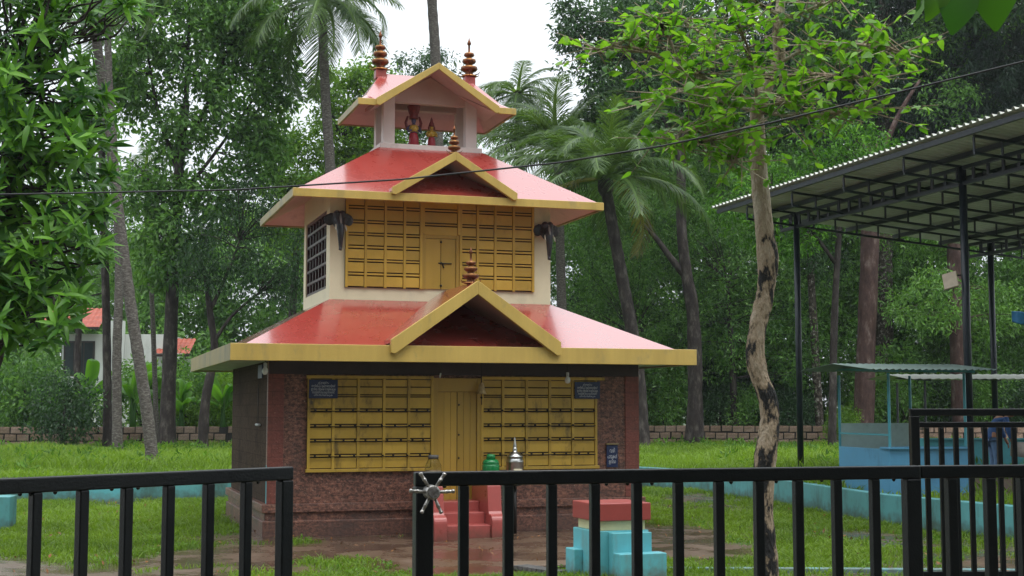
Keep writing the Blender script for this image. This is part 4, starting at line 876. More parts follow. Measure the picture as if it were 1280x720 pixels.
# ================================================================== HOUSE BEYOND THE WALL
hs = thing('house', 'white house with red tiled roofs half hidden behind the palm trunks on the left', 'house', (-22.2, 68, 0), R(4))
MB().box((0, 0, 0), (5.2, 5, 5.55)).build('wall', 'house_white', hs); MB().box((2.15, -.25, 0), (3.05, -.002, 6.2)).build('chimney_pier', 'house_white', hs)
MB().box((5.2, .6, 0), (6.2, 5, 4.35)).build('wing_wall', 'house_white', hs)
def tiled(x0, x1, y0, z0, y1, z1, name):
    n = int((x1 - x0) / .045); xs = np.linspace(x0, x1, n); mb = MB(); rows = 9; vs = []
    for r in range(rows + 1):
        for i, x in enumerate(xs): f_ = r / rows; vs.append((x, y0 + (y1 - y0) * f_, z0 + (z1 - z0) * f_ + .045 * abs(math.sin(i * math.pi / 5.2)) + .03 * (r % 2)))
    mb.add(vs, [(r * n + i, r * n + i + 1, (r + 1) * n + i + 1, (r + 1) * n + i) for r in range(rows) for i in range(n - 1)]); return mb.build(name, 'tile_red', hs)
tiled(-.9, 2.0, -1.1, 5.75, 1.2, 6.85, 'roof'); tiled(4.6, 6.3, -.6, 4.55, 1.4, 5.35, 'wing_roof')
MB().box((-.9, -1.12, 5.72), (2.0, -1.04, 5.84)).build('eave_board', 'dark_wood', hs); MB().box((4.6, -.63, 4.42), (6.3, -.55, 4.54)).build('eave_board', 'dark_wood', hs)
for x, z, w, h in ((.1, 3.45, 1.5, 1.75), (5.3, 2.85, .75, 1.25),):
    y = .6 if x > 5 else 0
    f_ = MB().box((x, y - .05, z), (x + w, y - .004, z + h)).build('window', 'dark_wood', hs)
    for k in range(3): MB().box((x + .08 + k * (w - .1) / 3, y - .07, z + .1), (x + (k + 1) * (w - .1) / 3, y - .054, z + h - .1)).build('pane', 'window_glass', f_)
    MB().box((x - .1, y - .16, z - .12), (x + w + .1, y - .003, z - .005)).build('sill', 'house_white', f_)

# ================================================================== VEGETATION
FPX, PT = 1723.2, R(5.04)
def at(px, py, Y):
    """point seen at photo pixel (px,py) at distance Y: used to survey where stems and crowns stand"""
    a, b = (px - 640) / FPX, -(py - 360) / FPX; d = (a, math.cos(PT) - b * math.sin(PT), math.sin(PT) + b * math.cos(PT)); k = Y / d[1]
    return Vector((d[0] * k, Y, 1.8275 + d[2] * k))
def nrm(a): return a / np.maximum(np.linalg.norm(a, axis=-1, keepdims=True), 1e-6)
def leaf_cloud(C, per, spread, Ln, Wd, droop=.35, upb=.6, r=rng, crnd=None, shape=4):
    """per leaves round each clump centre; each leaf a folded blade of four to six points"""
    C = np.asarray(C, float); n = len(C) * per; c = np.repeat(C, per, 0)
    off = r.normal(0, 1, (n, 3)); off = nrm(off) * (r.random((n, 1)) ** .5)
    p = c + off * np.asarray(spread); d = nrm(nrm(off) * .7 + r.normal(0, .5, (n, 3)) + np.array([0, 0, -droop]))
    nn = nrm(r.normal(0, .5, (n, 3)) + np.array([0, -.15, upb])); s = nrm(np.cross(d, nn)); u = np.cross(s, d)
    l = Ln * r.uniform(.65, 1.25, (n, 1)); w = Wd * r.uniform(.7, 1.2, (n, 1))
    V = np.stack([p, p + d * l * .45 + s * w * .5 + u * w * .18, p + d * l - u * l * .10, p + d * l * .45 - s * w * .5 + u * w * .18], 1).reshape(-1, 3)
    o = np.arange(n)[:, None] * 4; F = np.concatenate([o + np.array([[0, 1, 2]]), o + np.array([[0, 2, 3]])], 0)
    cr = r.random(len(C)) if crnd is None else crnd
    a = np.clip(.55 * r.random(n) + .45 * np.repeat(cr, per), 0, 1)
    return V, F, np.repeat(a, 4)
def blob_points(c, rad, n, r=rng, inner=.35):
    q = nrm(r.normal(0, 1, (n, 3))); q *= (inner + (1 - inner) * r.random((n, 1)) ** .45); 
    lump = 1 + .22 * np.sin(q[:, :1] * 5 + c[0]) * np.cos(q[:, 2:] * 4 + c[2])
    return np.asarray(c) + q * np.asarray(rad) * lump
def wobble(pts, k, seed):
    r = random.Random(seed); out = []
    pts = [Vector(p) for p in pts]
    for i in range(len(pts) - 1):
        n = 4
        for j in range(n):
            p = pts[i].lerp(pts[i + 1], j / n); out.append(p + Vector((r.uniform(-k, k), r.uniform(-k, k), 0)) * (0 if (i == 0 and j == 0) else 1))
    out.append(pts[-1]); return out
def smooth_path(pts, n=5):
    pts = [Vector(p) for p in pts]; out = []
    for i in range(len(pts) - 1):
        p0, p1, p2, p3 = pts[max(i - 1, 0)], pts[i], pts[i + 1], pts[min(i + 2, len(pts) - 1)]
        for j in range(n):
            t = j / n; out.append(.5 * ((2 * p1) + (p2 - p0) * t + (2 * p0 - 5 * p1 + 4 * p2 - p3) * t * t + (3 * p1 - p0 - 3 * p2 + p3) * t ** 3))
    out.append(pts[-1]); return out
def trunk_mesh(path, r0, r1, n=10, rough=.06, flare=.35):
    m = len(path); rad = [(r0 + (r1 - r0) * (i / (m - 1)) ** .8) * (1 + random.uniform(-rough, rough)) * (1 + flare * max(0, 1 - i / (m * .08 + 1e-6))) for i in range(m)]
    return path, rad, n
def tree(label, Y, trunk, r0, r1, limbs, blobs, leaf, Ln, Wd, bark='bark_dark', per=22, spread=.38, dens=1.0, droop=.35, name='tree', group=None, twigs=True, base_z=TZ, seed=0, leafup=.6, depth=1.0):
    """trunk and limbs given as photo-surveyed points (px,py[,dY]); blobs (px,py,rx,ry[,dY])"""
    r = np.random.default_rng(100 + seed); k = Y / FPX
    def A3(p): return at(p[0], p[1], Y + (p[2] if len(p) > 2 else 0))
    pts = [A3(p) for p in trunk]
    if pts[0].z > base_z + .05: pts.insert(0, Vector((pts[0].x, pts[0].y, base_z - .1)))
    else: pts[0].z = base_z - .1
    b0 = pts[0].copy(); t = thing(name, label, 'tree', b0, 0, group)
    mb = MB(); path = smooth_path(pts, 5); mb.tube(*trunk_mesh([p - b0 for p in path], r0, r1))
    for l in limbs:
        lp = smooth_path([A3(p) for p in l[:-1]], 5); mb.tube([p - b0 for p in lp], list(np.linspace(l[-1], l[-1] * .35, len(lp))), 7)
    Cs = []; nodes = [p for p in path[len(path) // 3:]]
    for l in limbs: nodes += smooth_path([A3(p) for p in l[:-1]], 3)
    NA = np.array([tuple(p) for p in nodes])
    for b in blobs:
        c = A3((b[0], b[1], b[4] if len(b) > 4 else 0)); rx, rz = b[2] * k, b[3] * k; n = int(dens * 16 * (rx * rz + .6) * 1.6)
        Cs.append(blob_points(c, (rx, (rx + rz) * .5 * depth, rz), n, r))
    if Cs:
        C = np.concatenate(Cs)
        if twigs:
            for ci in range(0, len(C), 5):
                q = C[ci]; j = np.argmin(((NA - q) ** 2).sum(1)); a = Vector(NA[j]); e = Vector(q)
                if (e - a).length < 4.5: mb.tube([a - b0, a.lerp(e, .5) + Vector((0, 0, .12)) - b0, e - b0], [.028, .018, .008], 4, cap=False)
    mb.build('trunk', bark, t)
    if Cs:
        V, F, a = leaf_cloud(C - np.array(b0), per, spread, Ln, Wd, droop, leafup, r); link('crown', np_mesh('crown', V, F, {'rnd': a}), leaf, t)
    return t
# palm fronds: three meshes shared by all palms
def frond_mesh(L_, n, ll, droop, seed, dry=False, wl=.05):
    r = np.random.default_rng(seed); mb_v, mb_f, at_ = [], [], []
    s = np.linspace(0, 1, 14); el = R(38) - droop * s ** 1.4; dx = np.cos(el); dz = np.sin(el); X = np.concatenate([[0], np.cumsum((dx[1:] + dx[:-1]) / 2)]) * L_ / 13; Z = np.concatenate([[0], np.cumsum((dz[1:] + dz[:-1]) / 2)]) * L_ / 13
    for i in range(14):
        w = .035 * (1 - s[i] * .85)
        for q in ((-w, 0), (0, w * .8), (w, 0)): mb_v.append((X[i], q[0], Z[i] + q[1])); at_.append(.75)
    for i in range(13):
        for q in range(2): mb_f.append((i * 3 + q, i * 3 + q + 1, (i + 1) * 3 + q + 1)); mb_f.append((i * 3 + q, (i + 1) * 3 + q + 1, (i + 1) * 3 + q))
    for k in range(n):
        f = .14 + .86 * k / n; x = np.interp(f, s, X); z = np.interp(f, s, Z); e = np.interp(f, s, el)
        for sg in (-1, 1):
            l = ll * (math.sin(math.pi * (f * .86 + .10)) ** .6) * r.uniform(.85, 1.1); fw = R(38) + f * R(22) + r.normal(0, .06); dr = r.uniform(.2, .65)
            d1 = np.array([math.cos(e) * math.sin(fw), sg * math.cos(fw), math.sin(e) * math.sin(fw) + .12]); d1 /= np.linalg.norm(d1)
            d2 = d1 + np.array([0, 0, -dr]); d2 /= np.linalg.norm(d2); d3 = d2 + np.array([0, 0, -dr * .9]); d3 /= np.linalg.norm(d3)
            p0 = np.array([x, 0, z]); p1 = p0 + d1 * l * .35; p2 = p1 + d2 * l * .35; p3 = p2 + d3 * l * .3; w = np.array([math.cos(e), 0, math.sin(e)]) * wl * .5
            o = len(mb_v); mb_v.extend([tuple(p0 - w * .5), tuple(p0 + w * .5), tuple(p1 - w), tuple(p1 + w), tuple(p2 - w * .8), tuple(p2 + w * .8), tuple(p3)]); c = r.random() * .7; at_.extend([c] * 7)
            mb_f.extend([(o, o + 1, o + 3), (o, o + 3, o + 2), (o + 2, o + 3, o + 5), (o + 2, o + 5, o + 4), (o + 4, o + 5, o + 6)])
    me = np_mesh('frond', np.array(mb_v), np.array(mb_f), {'rnd': at_}); me.materials.append(MATS['leaf_palm_dry' if dry else 'leaf_palm']); return me
FR = [frond_mesh(1, 74, .29, R(78), 1, wl=.0125), frond_mesh(1, 72, .27, R(108), 2, wl=.0125), frond_mesh(1, 70, .30, R(60), 3, wl=.0125)]
FRD = frond_mesh(1, 44, .26, R(130), 4, dry=True, wl=.016)
def palm(label, Y, trunk, r0, r1, fl, n, seed, bark='bark_palm', name='palm_tree', dry=0, lift=0, base_z=TZ, skip=None):
    rd = random.Random(seed); pts = [at(p[0], p[1], Y + (p[2] if len(p) > 2 else 0)) for p in trunk]
    if pts[0].z > base_z + .05: pts.insert(0, Vector((pts[0].x + .05, pts[0].y, base_z - .1)))
    else: pts[0].z = base_z - .1
    b0 = pts[0].copy(); t = thing(name, label, 'palm tree', b0); path = smooth_path(pts, 9); m = len(path)
    mb = MB(); rad = [(r0 + (r1 - r0) * i / (m - 1)) * (1.05 if i % 2 else .97) * (1 + .28 * max(0, 1 - i / 4)) for i in range(m)]
    mb.tube([p - b0 for p in path], rad, 12).build('trunk', bark, t)
    tp = path[-1] - b0
    if fl:
        MB().sphere(tp, (r1 * 1.5, r1 * 1.5, r1 * 2.4), 10, 8).build('crown_shaft', bark, t)
        for k in range(n):
            az = k * 2.39996 + rd.uniform(-.2, .2); tier = k / n; el = R(58) - tier * R(88) + rd.uniform(-.1, .1) + lift
            me = FRD if (dry and k >= n - dry) else FR[k % 3]
            s = fl * rd.uniform(.85, 1.1) * (1 - .18 * (1 - tier))
            M = Matrix.Translation(tp + Vector((0, 0, r1))) @ Matrix.Rotation(az, 4, 'Z') @ Matrix.Rotation(-(el - R(38)), 4, 'Y') @ Matrix.Rotation(rd.uniform(-.3, .3), 4, 'X') @ Matrix.Diagonal((s, s, s, 1))
            share(me, 'frond', t, M)
    return t

# ---- left side
palm('tall slanting grey coconut palm trunk in the grass left of the temple', 34.5, [(192, 583), (183, 510), (166, 400), (151, 290), (141, 200), (129, 110), (118, 30), (108, -75)], .155, .11, 3.6, 20, 1)
palm('slim pale upright palm trunk just left of the slanting one', 43.8, [(147, 568), (146, 450), (149, 330), (143, 200), (136, 90), (133, -70)], .155, .10, 3.0, 14, 2)
palm('straight dark slim palm trunk behind the two pale trunks at left', 50.5, [(135, 560), (133, 400), (129, 260), (126, 130), (122, -10)], .16, .11, 3.0, 14, 3, bark='bark_dark')
palm('very slim areca palm trunk between the slanting trunk and the thick dark one', 52.5, [(196, 545), (191, 400), (186, 300), (183, 210)], .11, .08, 2.2, 11, 4)
tree('tall tree with thick dark trunk and airy crown left of the temple', 49, [(208, 562), (212, 450), (217, 330), (224, 210), (232, 130)], .30, .15,
     [[(224, 215), (200, 150), (185, 70), .11], [(224, 205), (255, 140), (285, 60), .11], [(232, 140), (235, 60), (238, -40), .10], [(222, 250), (270, 190), (320, 120), .09], [(220, 280), (190, 230), (165, 200), .07]],
     [(182, 85, 48, 55), (250, 55, 55, 60), (305, 120, 50, 65), (228, 165, 45, 38), (325, 40, 42, 55), (188, 235, 42, 42), (265, -15, 80, 40), (165, 0, 50, 40), (325, 190, 38, 40), (270, 235, 40, 35), (345, 100, 30, 40), (200, 320, 40, 40), (290, 20, 50, 50), (150, 110, 35, 50), (230, 290, 40, 35)], 'leaf_mid', .27, .13, dens=1.25, per=24, spread=.5, seed=1)
tree('low crooked mango tree with dense dark crown near the left eave of the temple', 47.5, [(253, 562), (257, 500), (268, 440), (263, 395), (258, 350)], .20, .09,
     [[(266, 430), (290, 395), (325, 365), .08], [(262, 390), (285, 340), (300, 300), .08]], [(285, 300, 58, 48), (345, 305, 42, 55), (245, 335, 30, 36), (305, 350, 55, 35), (318, 250, 40, 35), (365, 355, 24, 34)], 'leaf_dark', .20, .055, dens=1.1, droop=.6, seed=2)
tree('leafy mid-green tree behind the left end of the upper roof', 57, [(360, 560), (365, 400), (375, 260)], .25, .12, [[(370, 300), (400, 230), (430, 180), .1], [(372, 280), (350, 230), (340, 190), .08]],
     [(378, 205, 52, 42), (432, 165, 45, 50), (345, 255, 34, 50), (478, 125, 36, 36), (352, 170, 30, 35), (455, 215, 45, 35), (400, 285, 60, 45), (415, 118, 34, 36), (470, 178, 40, 36), (455, 95, 22, 22)], 'leaf_light', .22, .105, dens=1.5, seed=3)
tree('distant dark tree showing above the roof between the two finials', 66, [(515, 560), (515, 300), (515, 150)], .25, .12, [[(515, 180), (535, 120), (545, 90), .08]], [(510, 95, 36, 34), (548, 85, 26, 30), (500, 150, 45, 40), (540, 150, 50, 40)], 'leaf_dark', .22, .09, dens=.9, seed=4)
tree('pale green tree filling the gap behind the slanting palm trunk', 60, [(95, 560), (98, 420), (105, 320)], .2, .1, [], [(100, 255, 45, 55), (60, 320, 50, 60), (150, 330, 45, 45), (110, 180, 40, 45), (30, 240, 60, 70), (175, 270, 30, 45)], 'leaf_mid', .22, .10, dens=.9, seed=5)
# ---- centre
palm('coconut palm with drooping crown behind the left finial of the top roof', 46, [(425, 560), (422, 400), (413, 215), (407, 120), (402, 6)], .21, .15, 3.9, 24, 6)
palm('coconut palm whose dark trunk rises behind the top gable out of the frame', 50, [(556, 560), (550, 300), (545, 90), (540, 0), (535, -115)], .22, .17, 3.7, 18, 7)
palm('small far palm crown right of the top pavilion', 60, [(655, 560), (652, 300), (647, 122)], .2, .15, 3.1, 20, 8)
palm('broad coconut palm with a hanging yellowed frond right of the upper roof', 47.5, [(804, 562), (797, 460), (780, 360), (767, 290), (757, 232)], .24, .19, 4.7, 26, 9, dry=2, lift=.42, bark='bark_dark')
palm('second coconut palm whose fronds sweep behind the upper roof', 55, [(705, 560), (702, 380), (697, 195)], .22, .17, 5.0, 26, 10, lift=.35)
# ---- right side
tree('forked dark-trunked tree right of the lower eave', 54.5, [(868, 556), (869, 470), (866, 390), (858, 342), (852, 285), (851, 200), (848, 110)], .34, .17,
     [[(860, 350), (838, 322), (815, 292), (786, 266), .17], [(815, 292), (800, 250), (795, 200), .09], [(851, 200), (820, 130), (790, 70), .12], [(850, 160), (890, 100), (910, 40), .12]],
     [(735, 60, 38, 52), (792, 38, 55, 48), (862, 50, 55, 58), (712, 25, 22, 34), (825, 130, 48, 42), (905, 110, 50, 50), (770, 130, 40, 40)], 'leaf_dark', .26, .10, dens=1.25, seed=6)
tree('huge dusky tree with a pale bare limb towering over the shed', 63, [(1105, 560), (1106, 300), (1104, 130), (1106, 0)], .42, .3,
     [[(1092, 160), (1128, 122), (1165, 100), (1182, 78), (1186, 55), .19], [(1104, 150), (1180, 60), (1240, 0), .15], [(1104, 140), (1040, 60), (1000, 10), .15]],
     [(1012, 60, 70, 75), (1098, 85, 70, 70), (1200, 75, 80, 85), (1268, 40, 65, 85), (1165, 165, 70, 50), (952, 55, 45, 65), (1245, 150, 70, 60), (1060, -20, 90, 50), (1190, -25, 100, 50), (1330, 80, 80, 90), (1030, 150, 50, 45)], 'leaf_blue', .28, .09, dens=1.3, droop=.8, seed=7, bark='bark_spot')
tree('lighter glossy-leaved tree with its crown just above the shed eave', 49, [(1040, 560), (1043, 400), (1050, 270)], .2, .1, [[(1045, 330), (1000, 270), (965, 240), .08], [(1050, 280), (1090, 220), (1110, 200), .07]],
     [(1058, 188, 60, 40), (1002, 225, 48, 42), (1108, 205, 34, 30), (935, 258, 46, 44), (1060, 240, 60, 35), (985, 290, 50, 40)], 'leaf_gloss', .23, .085, dens=1.1, seed=8, leafup=.9)
tree('bushy green tree left of the shed behind the patchy trunk', 58, [(920, 556), (915, 450), (910, 350)], .18, .1, [], [(905, 330, 55, 55), (960, 370, 45, 55), (860, 280, 40, 40), (900, 420, 60, 50), (985, 440, 40, 50)], 'leaf_mid', .21, .085, dens=1.0, seed=9)
tree('slim white-spotted trunk behind the grass left of the stall', 57.5, [(1026, 553), (1019, 440), (1013, 330), (1010, 250)], .21, .15, [], [(1010, 290, 40, 30), (1030, 330, 30, 25)], 'leaf_dark', .22, .08, bark='bark_spot', seed=10)
tree('thick reddish-brown trunk behind the blue stall', 54.5, [(1079, 556), (1082, 450), (1086, 350), (1088, 280), (1090, 180)], .42, .34, [[(1088, 230), (1120, 150), (1150, 100), .16]], [(1090, 260, 60, 30, 2), (1140, 290, 40, 30, 2)], 'leaf_mid', .22, .085, bark='bark_red', seed=11)
tree('dark trunk half hidden in leaves right of the shed post', 56, [(1203, 540), (1199, 440), (1195, 340), (1194, 250)], .42, .34, [], [(1160, 380, 50, 40, -2), (1230, 390, 50, 50, 1), (1180, 310, 60, 30, 2)], 'leaf_mid', .22, .085, bark='bark_red', seed=12)
tree('small slanting trunk tree between the palm and the forked tree', 58, [(815, 556), (806, 520), (800, 470), (792, 420)], .12, .07, [], [(760, 440, 40, 50), (810, 470, 45, 45), (730, 370, 40, 50), (815, 390, 40, 45), (735, 500, 40, 40), (790, 330, 40, 36)], 'leaf_mid', .2, .085, seed=13)

# ---- the wood behind, which reads as one mass
def wood(name, label, x0, x1, topf, Y0, Y1, n, leaf, seed, Ln=.24, Wd=.10, shade_crowns=()):
    r = np.random.default_rng(seed); Cs, cr = [], []
    for i in range(n):
        px = r.uniform(x0, x1); Y = r.uniform(Y0, Y1); ty = topf(px); py = ty + (545 - ty) * r.random() ** .9; c = at(px, py, Y); rad = r.uniform(1.0, 2.0)
        q = blob_points(c, (rad, rad * .9, rad * .8), int(34 * rad), r, .5); Cs.append(q); cr.append(np.clip(r.normal(.45, .22) + .12 * r.normal(0, 1, len(q)), 0, 1))
    for (X0, X1, Yc0, Yc1, z0, z1, m_) in shade_crowns:  # extra high crowns added to shade the wood beneath them
        for i in range(m_):
            c = (r.uniform(X0, X1), r.uniform(Yc0, Yc1), r.uniform(z0, z1)); rad = r.uniform(1.6, 2.6); q = blob_points(c, (rad, rad, rad * .7), int(26 * rad), r, .4); Cs.append(q); cr.append(np.full(len(q), .4))
    V, F, a = leaf_cloud(np.concatenate(Cs), 13, .45, Ln, Wd, .4, .6, r, np.concatenate(cr))
    o = stuff(link(name, np_mesh(name, V, F, {'rnd': a}), leaf)); return tag(o, label, 'wood')
def ip(xs, ys): return lambda x: float(np.interp(x, xs, ys))
wood('woodland', 'dense mixed wood closing the view right of the temple', 640, 1420, ip([640, 690, 720, 780, 1500], [300, 220, 140, 20, -40]), 59, 72, 330, 'leaf_wood', 31)
wood('dark_woodland', 'darker wood deep behind the shed and stall', 720, 1480, ip([720, 800, 1500], [240, 90, -60]), 72, 84, 420, 'leaf_dark', 32, .42, .20, shade_crowns=((6, 44, 52, 84, 19, 25, 90),))
wood('left_woodland', 'thin wood and gardens behind the house on the left', -220, 420, ip([-220, 60, 130, 240, 330, 420], [120, 250, 330, 300, 240, 240]), 72, 84, 190, 'leaf_mid', 33, .38, .18)
wood('back_woodland', 'wood glimpsed behind the temple through the pavilion', 380, 720, ip([380, 480, 560, 640, 720], [250, 165, 165, 190, 230]), 62, 72, 80, 'leaf_mid', 34)
r = np.random.default_rng(51); Cs = []
for i in range(300):  # unseen trees added behind the camera to block low front sky light
    c = (r.uniform(-36, 36), r.uniform(-27, -9), 1 + 25 * r.random() ** .85); rad = r.uniform(1.6, 2.8); Cs.append(blob_points(c, (rad, rad, rad * .85), int(30 * rad), r, .4))
V, F, a = leaf_cloud(np.concatenate(Cs), 7, .7, .55, .26, .4, .6, r); stuff(tag(link('sky_block_wood', np_mesh('sky_block_wood', V, F, {'rnd': a}), 'leaf_dark'), 'unseen trees added behind the camera to shade the temple front', 'wood'))
# ---- shrubs along the boundary wall
SH = []
for k, lf in enumerate(('leaf_mid', 'leaf_light', 'leaf_dark')):
    r = np.random.default_rng(60 + k); C = blob_points((0, 0, .8), (.85, .75, .8), 130, r, .3); V, F, a = leaf_cloud(C, 22, .22, .115, .052, .2, .7, r); V[:, 2] = np.maximum(V[:, 2], -.05)
    me = np_mesh('shrub_foliage', V, F, {'rnd': a}); me.materials.append(MATS[lf]); SH.append(me)
st_me = MB().tube([(0, 0, -.1), (.03, 0, .5), (0, .05, 1.1)], [.05, .04, .02], 6).tube([(0, 0, .2), (-.3, .05, .8)], [.03, .015], 5).tube([(0, 0, .3), (.3, -.1, .9)], [.03, .015], 5).mesh('stem'); st_me.materials.append(MATS['bark_dark'])
spots = [(78, 545, 49.5, 1.7, 2), (20, 540, 55, 1.5, 0), (62, 540, 57.5, 1.9, 2), (112, 542, 58, 1.3, 1), (30, 455, 55.2, 2.4, 0), (232, 545, 58, 1.6, 1), (275, 540, 58.5, 1.8, 0), (300, 520, 57, 2.0, 1), (205, 500, 62, 2.0, 1), (250, 470, 60, 2.4, 0), (182, 545, 57.5, 2.1, 0),
         (720, 540, 57.5, 1.5, 0), (760, 540, 58, 1.8, 2), (835, 542, 58.5, 1.7, 0), (900, 540, 59, 1.6, 2), (945, 540, 58, 1.5, 0), (985, 545, 57.5, 1.4, 2), (1055, 545, 53.8, .95, 1), (1130, 545, 58, 1.7, 0), (1170, 540, 59, 2.0, 2), (1240, 540, 58, 1.8, 0), (1290, 540, 57, 1.8, 2), (815, 500, 60, 2.2, 1), (970, 500, 60, 2.4, 2), (1110, 490, 60, 2.6, 0)]
slabs = ['dark and creeper-like, in front of the stone wall at left', 'by the left edge behind the stone wall', 'in front of the house wall beside the big-leaved tree', 'below the house window', 'tall, over the wall at the far left', 'right of the thick dark trunk', 'beside the crooked mango trunk', 'against the left eave of the temple', 'behind the slim areca trunk', 'high behind the crooked mango tree', 'below the red wing roof of the house',
         'low beside the right corner of the temple', 'dark, under the hanging palm frond', 'between the palm foot and the forked trunk', 'dark, right of the forked trunk', 'left of the patchy near trunk', 'dark, right of the patchy near trunk', 'small bright shrub left of the blue stall', 'behind the blue stall', 'dark, behind the stall roof', 'behind the person', 'dark, at the far right edge', 'bright, above the wall by the forked trunk', 'large dark, behind the patchy near trunk', 'large, behind the reddish trunk']
for (px, py, Y, s, k), lb in zip(spots, slabs):
    p = at(px, 556, Y); t = thing('shrub', 'leafy shrub ' + lb, 'shrub', (p.x, p.y, TZ), random.uniform(0, 6.28), 'shrubs along the boundary wall'); t.scale = (s * .9, s * .9, s)
    share(SH[k], 'foliage', t); share(st_me, 'stem', t)
# ---- banana plants
def banana_leaf(seed):
    r = random.Random(seed); mb = MB(); n = 12; at_ = []
    for i in range(n + 1):
        s = i / n; x = s * 1.9 * math.cos(.9 * s); z = 1.9 * (s * .95 - .62 * s * s * 1.25); w = .27 * math.sin(math.pi * min(1, s * .93 + .06)) ** .55
        for q, zz in ((-1, -.10), (-.5, .0), (0, -.03), (.5, .0), (1, -.10)): mb.v.append((x + (r.uniform(-.03, .03) if abs(q) == 1 else 0), q * w, z + zz * (w / .27) * (1 + r.uniform(-.3, .3)))); at_.append(.35 + .5 * abs(q) + r.uniform(-.1, .1))
    mb.f = [(i * 5 + j, i * 5 + j + 1, (i + 1) * 5 + j + 1, (i + 1) * 5 + j) for i in range(n) for j in range(4)]
    me = np_mesh('leaf', np.array(mb.v), np.array(mb.f), {'rnd': at_}, True); me.materials.append(MATS['leaf_banana']); return me
BL = [banana_leaf(k) for k in range(3)]
for (px, Y, s), lb in zip(((108, 53.2, 1.35), (165, 54.0, 1.4), (62, 53.4, 1.1), (226, 55, 1.15), (278, 55.6, 1.2), (182, 56.5, 1.5)), ('behind the wall left of the palm trunks', 'between the pale trunk and the slanting one', 'small, near the far left behind the wall', 'right of the slanting trunk, with a yellowing look', 'by the crooked mango trunk', 'set farther back behind the slanting trunk')):
    p = at(px, 556, Y); t = thing('banana_plant', 'bright banana plant ' + lb, 'banana plant', (p.x, p.y, TZ), random.uniform(0, 6), 'banana plants behind the wall')
    MB().tube([(0, 0, -.1), (.02, 0, .7 * s), (0, 0, 1.4 * s)], [.11 * s, .09 * s, .06 * s], 8).build('stalk', 'leaf_banana', t)
    for k in range(8):
        M = Matrix.Translation((0, 0, 1.15 * s + .05 * k * s)) @ Matrix.Rotation(k * 2.4 + random.uniform(-.3, .3), 4, 'Z') @ Matrix.Rotation(R(random.uniform(-52, 12)), 4, 'Y') @ Matrix.Rotation(random.uniform(-.5, .5), 4, 'X') @ Matrix.Diagonal((s * random.uniform(.55, .85), s * random.uniform(.5, .8), s * .75, 1)); share(BL[k % 3], 'leaf', t, M)

# ---- big-leaved tree at the left edge: leaves in whorls, the 300 in front are parts
def blade(Ln, Wd, n=6, droop=.25, tipw=1.0, fold=.22):
    mb = MB(); 
    for i in range(n + 1):
        s = i / n; w = Wd * .5 * math.sin(math.pi * min(1, .04 + s ** tipw * .95)) ** .8 + (.003 if i == 0 else 0); z = -droop * Ln * s * s
        for q in (-1, 0, 1): mb.v.append((s * Ln, q * w, z + abs(q) * w * fold))
    mb.f = [(i * 3 + j, i * 3 + j + 1, (i + 1) * 3 + j + 1, (i + 1) * 3 + j) for i in range(n) for j in range(2)]; return np.array(mb.v), np.array(mb.f)
LV = [blade(1, .22, droop=d, tipw=.8) for d in (.1, .25, .42)]
LM = []
for k in range(9):
    me = np_mesh('leaf', LV[k % 3][0], LV[k % 3][1], {'rnd': np.full(len(LV[0][0]), .12 + .1 * k)}, True); me.materials.append(MATS['leaf_gloss']); LM.append(me)
bt = thing('big_leaved_tree', 'glossy big-leaved tree with leaves in whorls at the left edge', 'tree', (-7.7, 18.2, -.05)); b0 = Vector((-7.7, 18.2, -.05))
r = np.random.default_rng(77); mb = MB(); tpath = smooth_path([(-7.7, 18.2, -.1), (-7.4, 18.0, 1.2), (-6.75, 17.9, 2.5), (-6.6, 17.8, 4.0), (-6.5, 17.6, 6.0)], 6); mb.tube([p - b0 for p in tpath], list(np.linspace(.2, .08, len(tpath))), 12)
tips = []; zone = [(25, 60, 40, 60), (70, 60, 55, 55), (100, 130, 45, 45), (115, 200, 32, 40), (60, 180, 60, 60), (20, 230, 50, 70), (90, 260, 45, 40), (95, 320, 38, 40), (30, 330, 50, 50), (40, 410, 55, 45), (85, 390, 35, 35), (15, 130, 40, 60), (140, 5, 45, 30), (20, -10, 60, 40), (80, 0, 50, 30), (-30, 200, 40, 150), (-30, 380, 40, 80)]
for (px, py, rx, ry) in zone:
    c = at(px, py, 17.4); k = 17.4 / FPX
    for q in blob_points(c, (rx * k, .75, ry * k), int(rx * ry / 125) + 3, r, .2): tips.append(Vector(q))
leafs = []
for q in tips:
    j = min(tpath, key=lambda p: (p - q).length); 
    w_ = Vector(r.normal(0, .07, 3)); j = q + (j - q).normalized() * min((j - q).length, .75); mb.tube([p - b0 for p in smooth_path([j, j.lerp(q, .35) + w_, j.lerp(q, .7) - w_ * .6 + Vector((0, 0, -.05)), q], 3)], list(np.linspace(.020, .007, 10)), 5, cap=False)
    ax = (q - j).normalized() * .5 + Vector((r.normal() * .3, -.35 + r.normal() * .3, .55)); ax.normalize(); Q = ax.to_track_quat('Z', 'Y').to_matrix().to_4x4(); nl = int(r.integers(8, 17))
    for k in range(nl):
        s = r.uniform(.17, .34); M = Matrix.Translation(q + Vector(r.normal(0, .035, 3))) @ Q @ Matrix.Rotation(k * 2.39996 + r.normal(0, .25), 4, 'Z') @ Matrix.Rotation(-R(60) + R(82) * k / nl + r.normal(0, .13), 4, 'Y') @ Matrix.Rotation(r.normal(0, .25), 4, 'X') @ Matrix.Diagonal((s, s, s, 1))
        leafs.append((q.y + r.normal(0, .1), M))
mb.build('trunk', 'bark_dark', bt); leafs.sort(key=lambda e: e[0]); IB = Matrix.Translation(-b0)
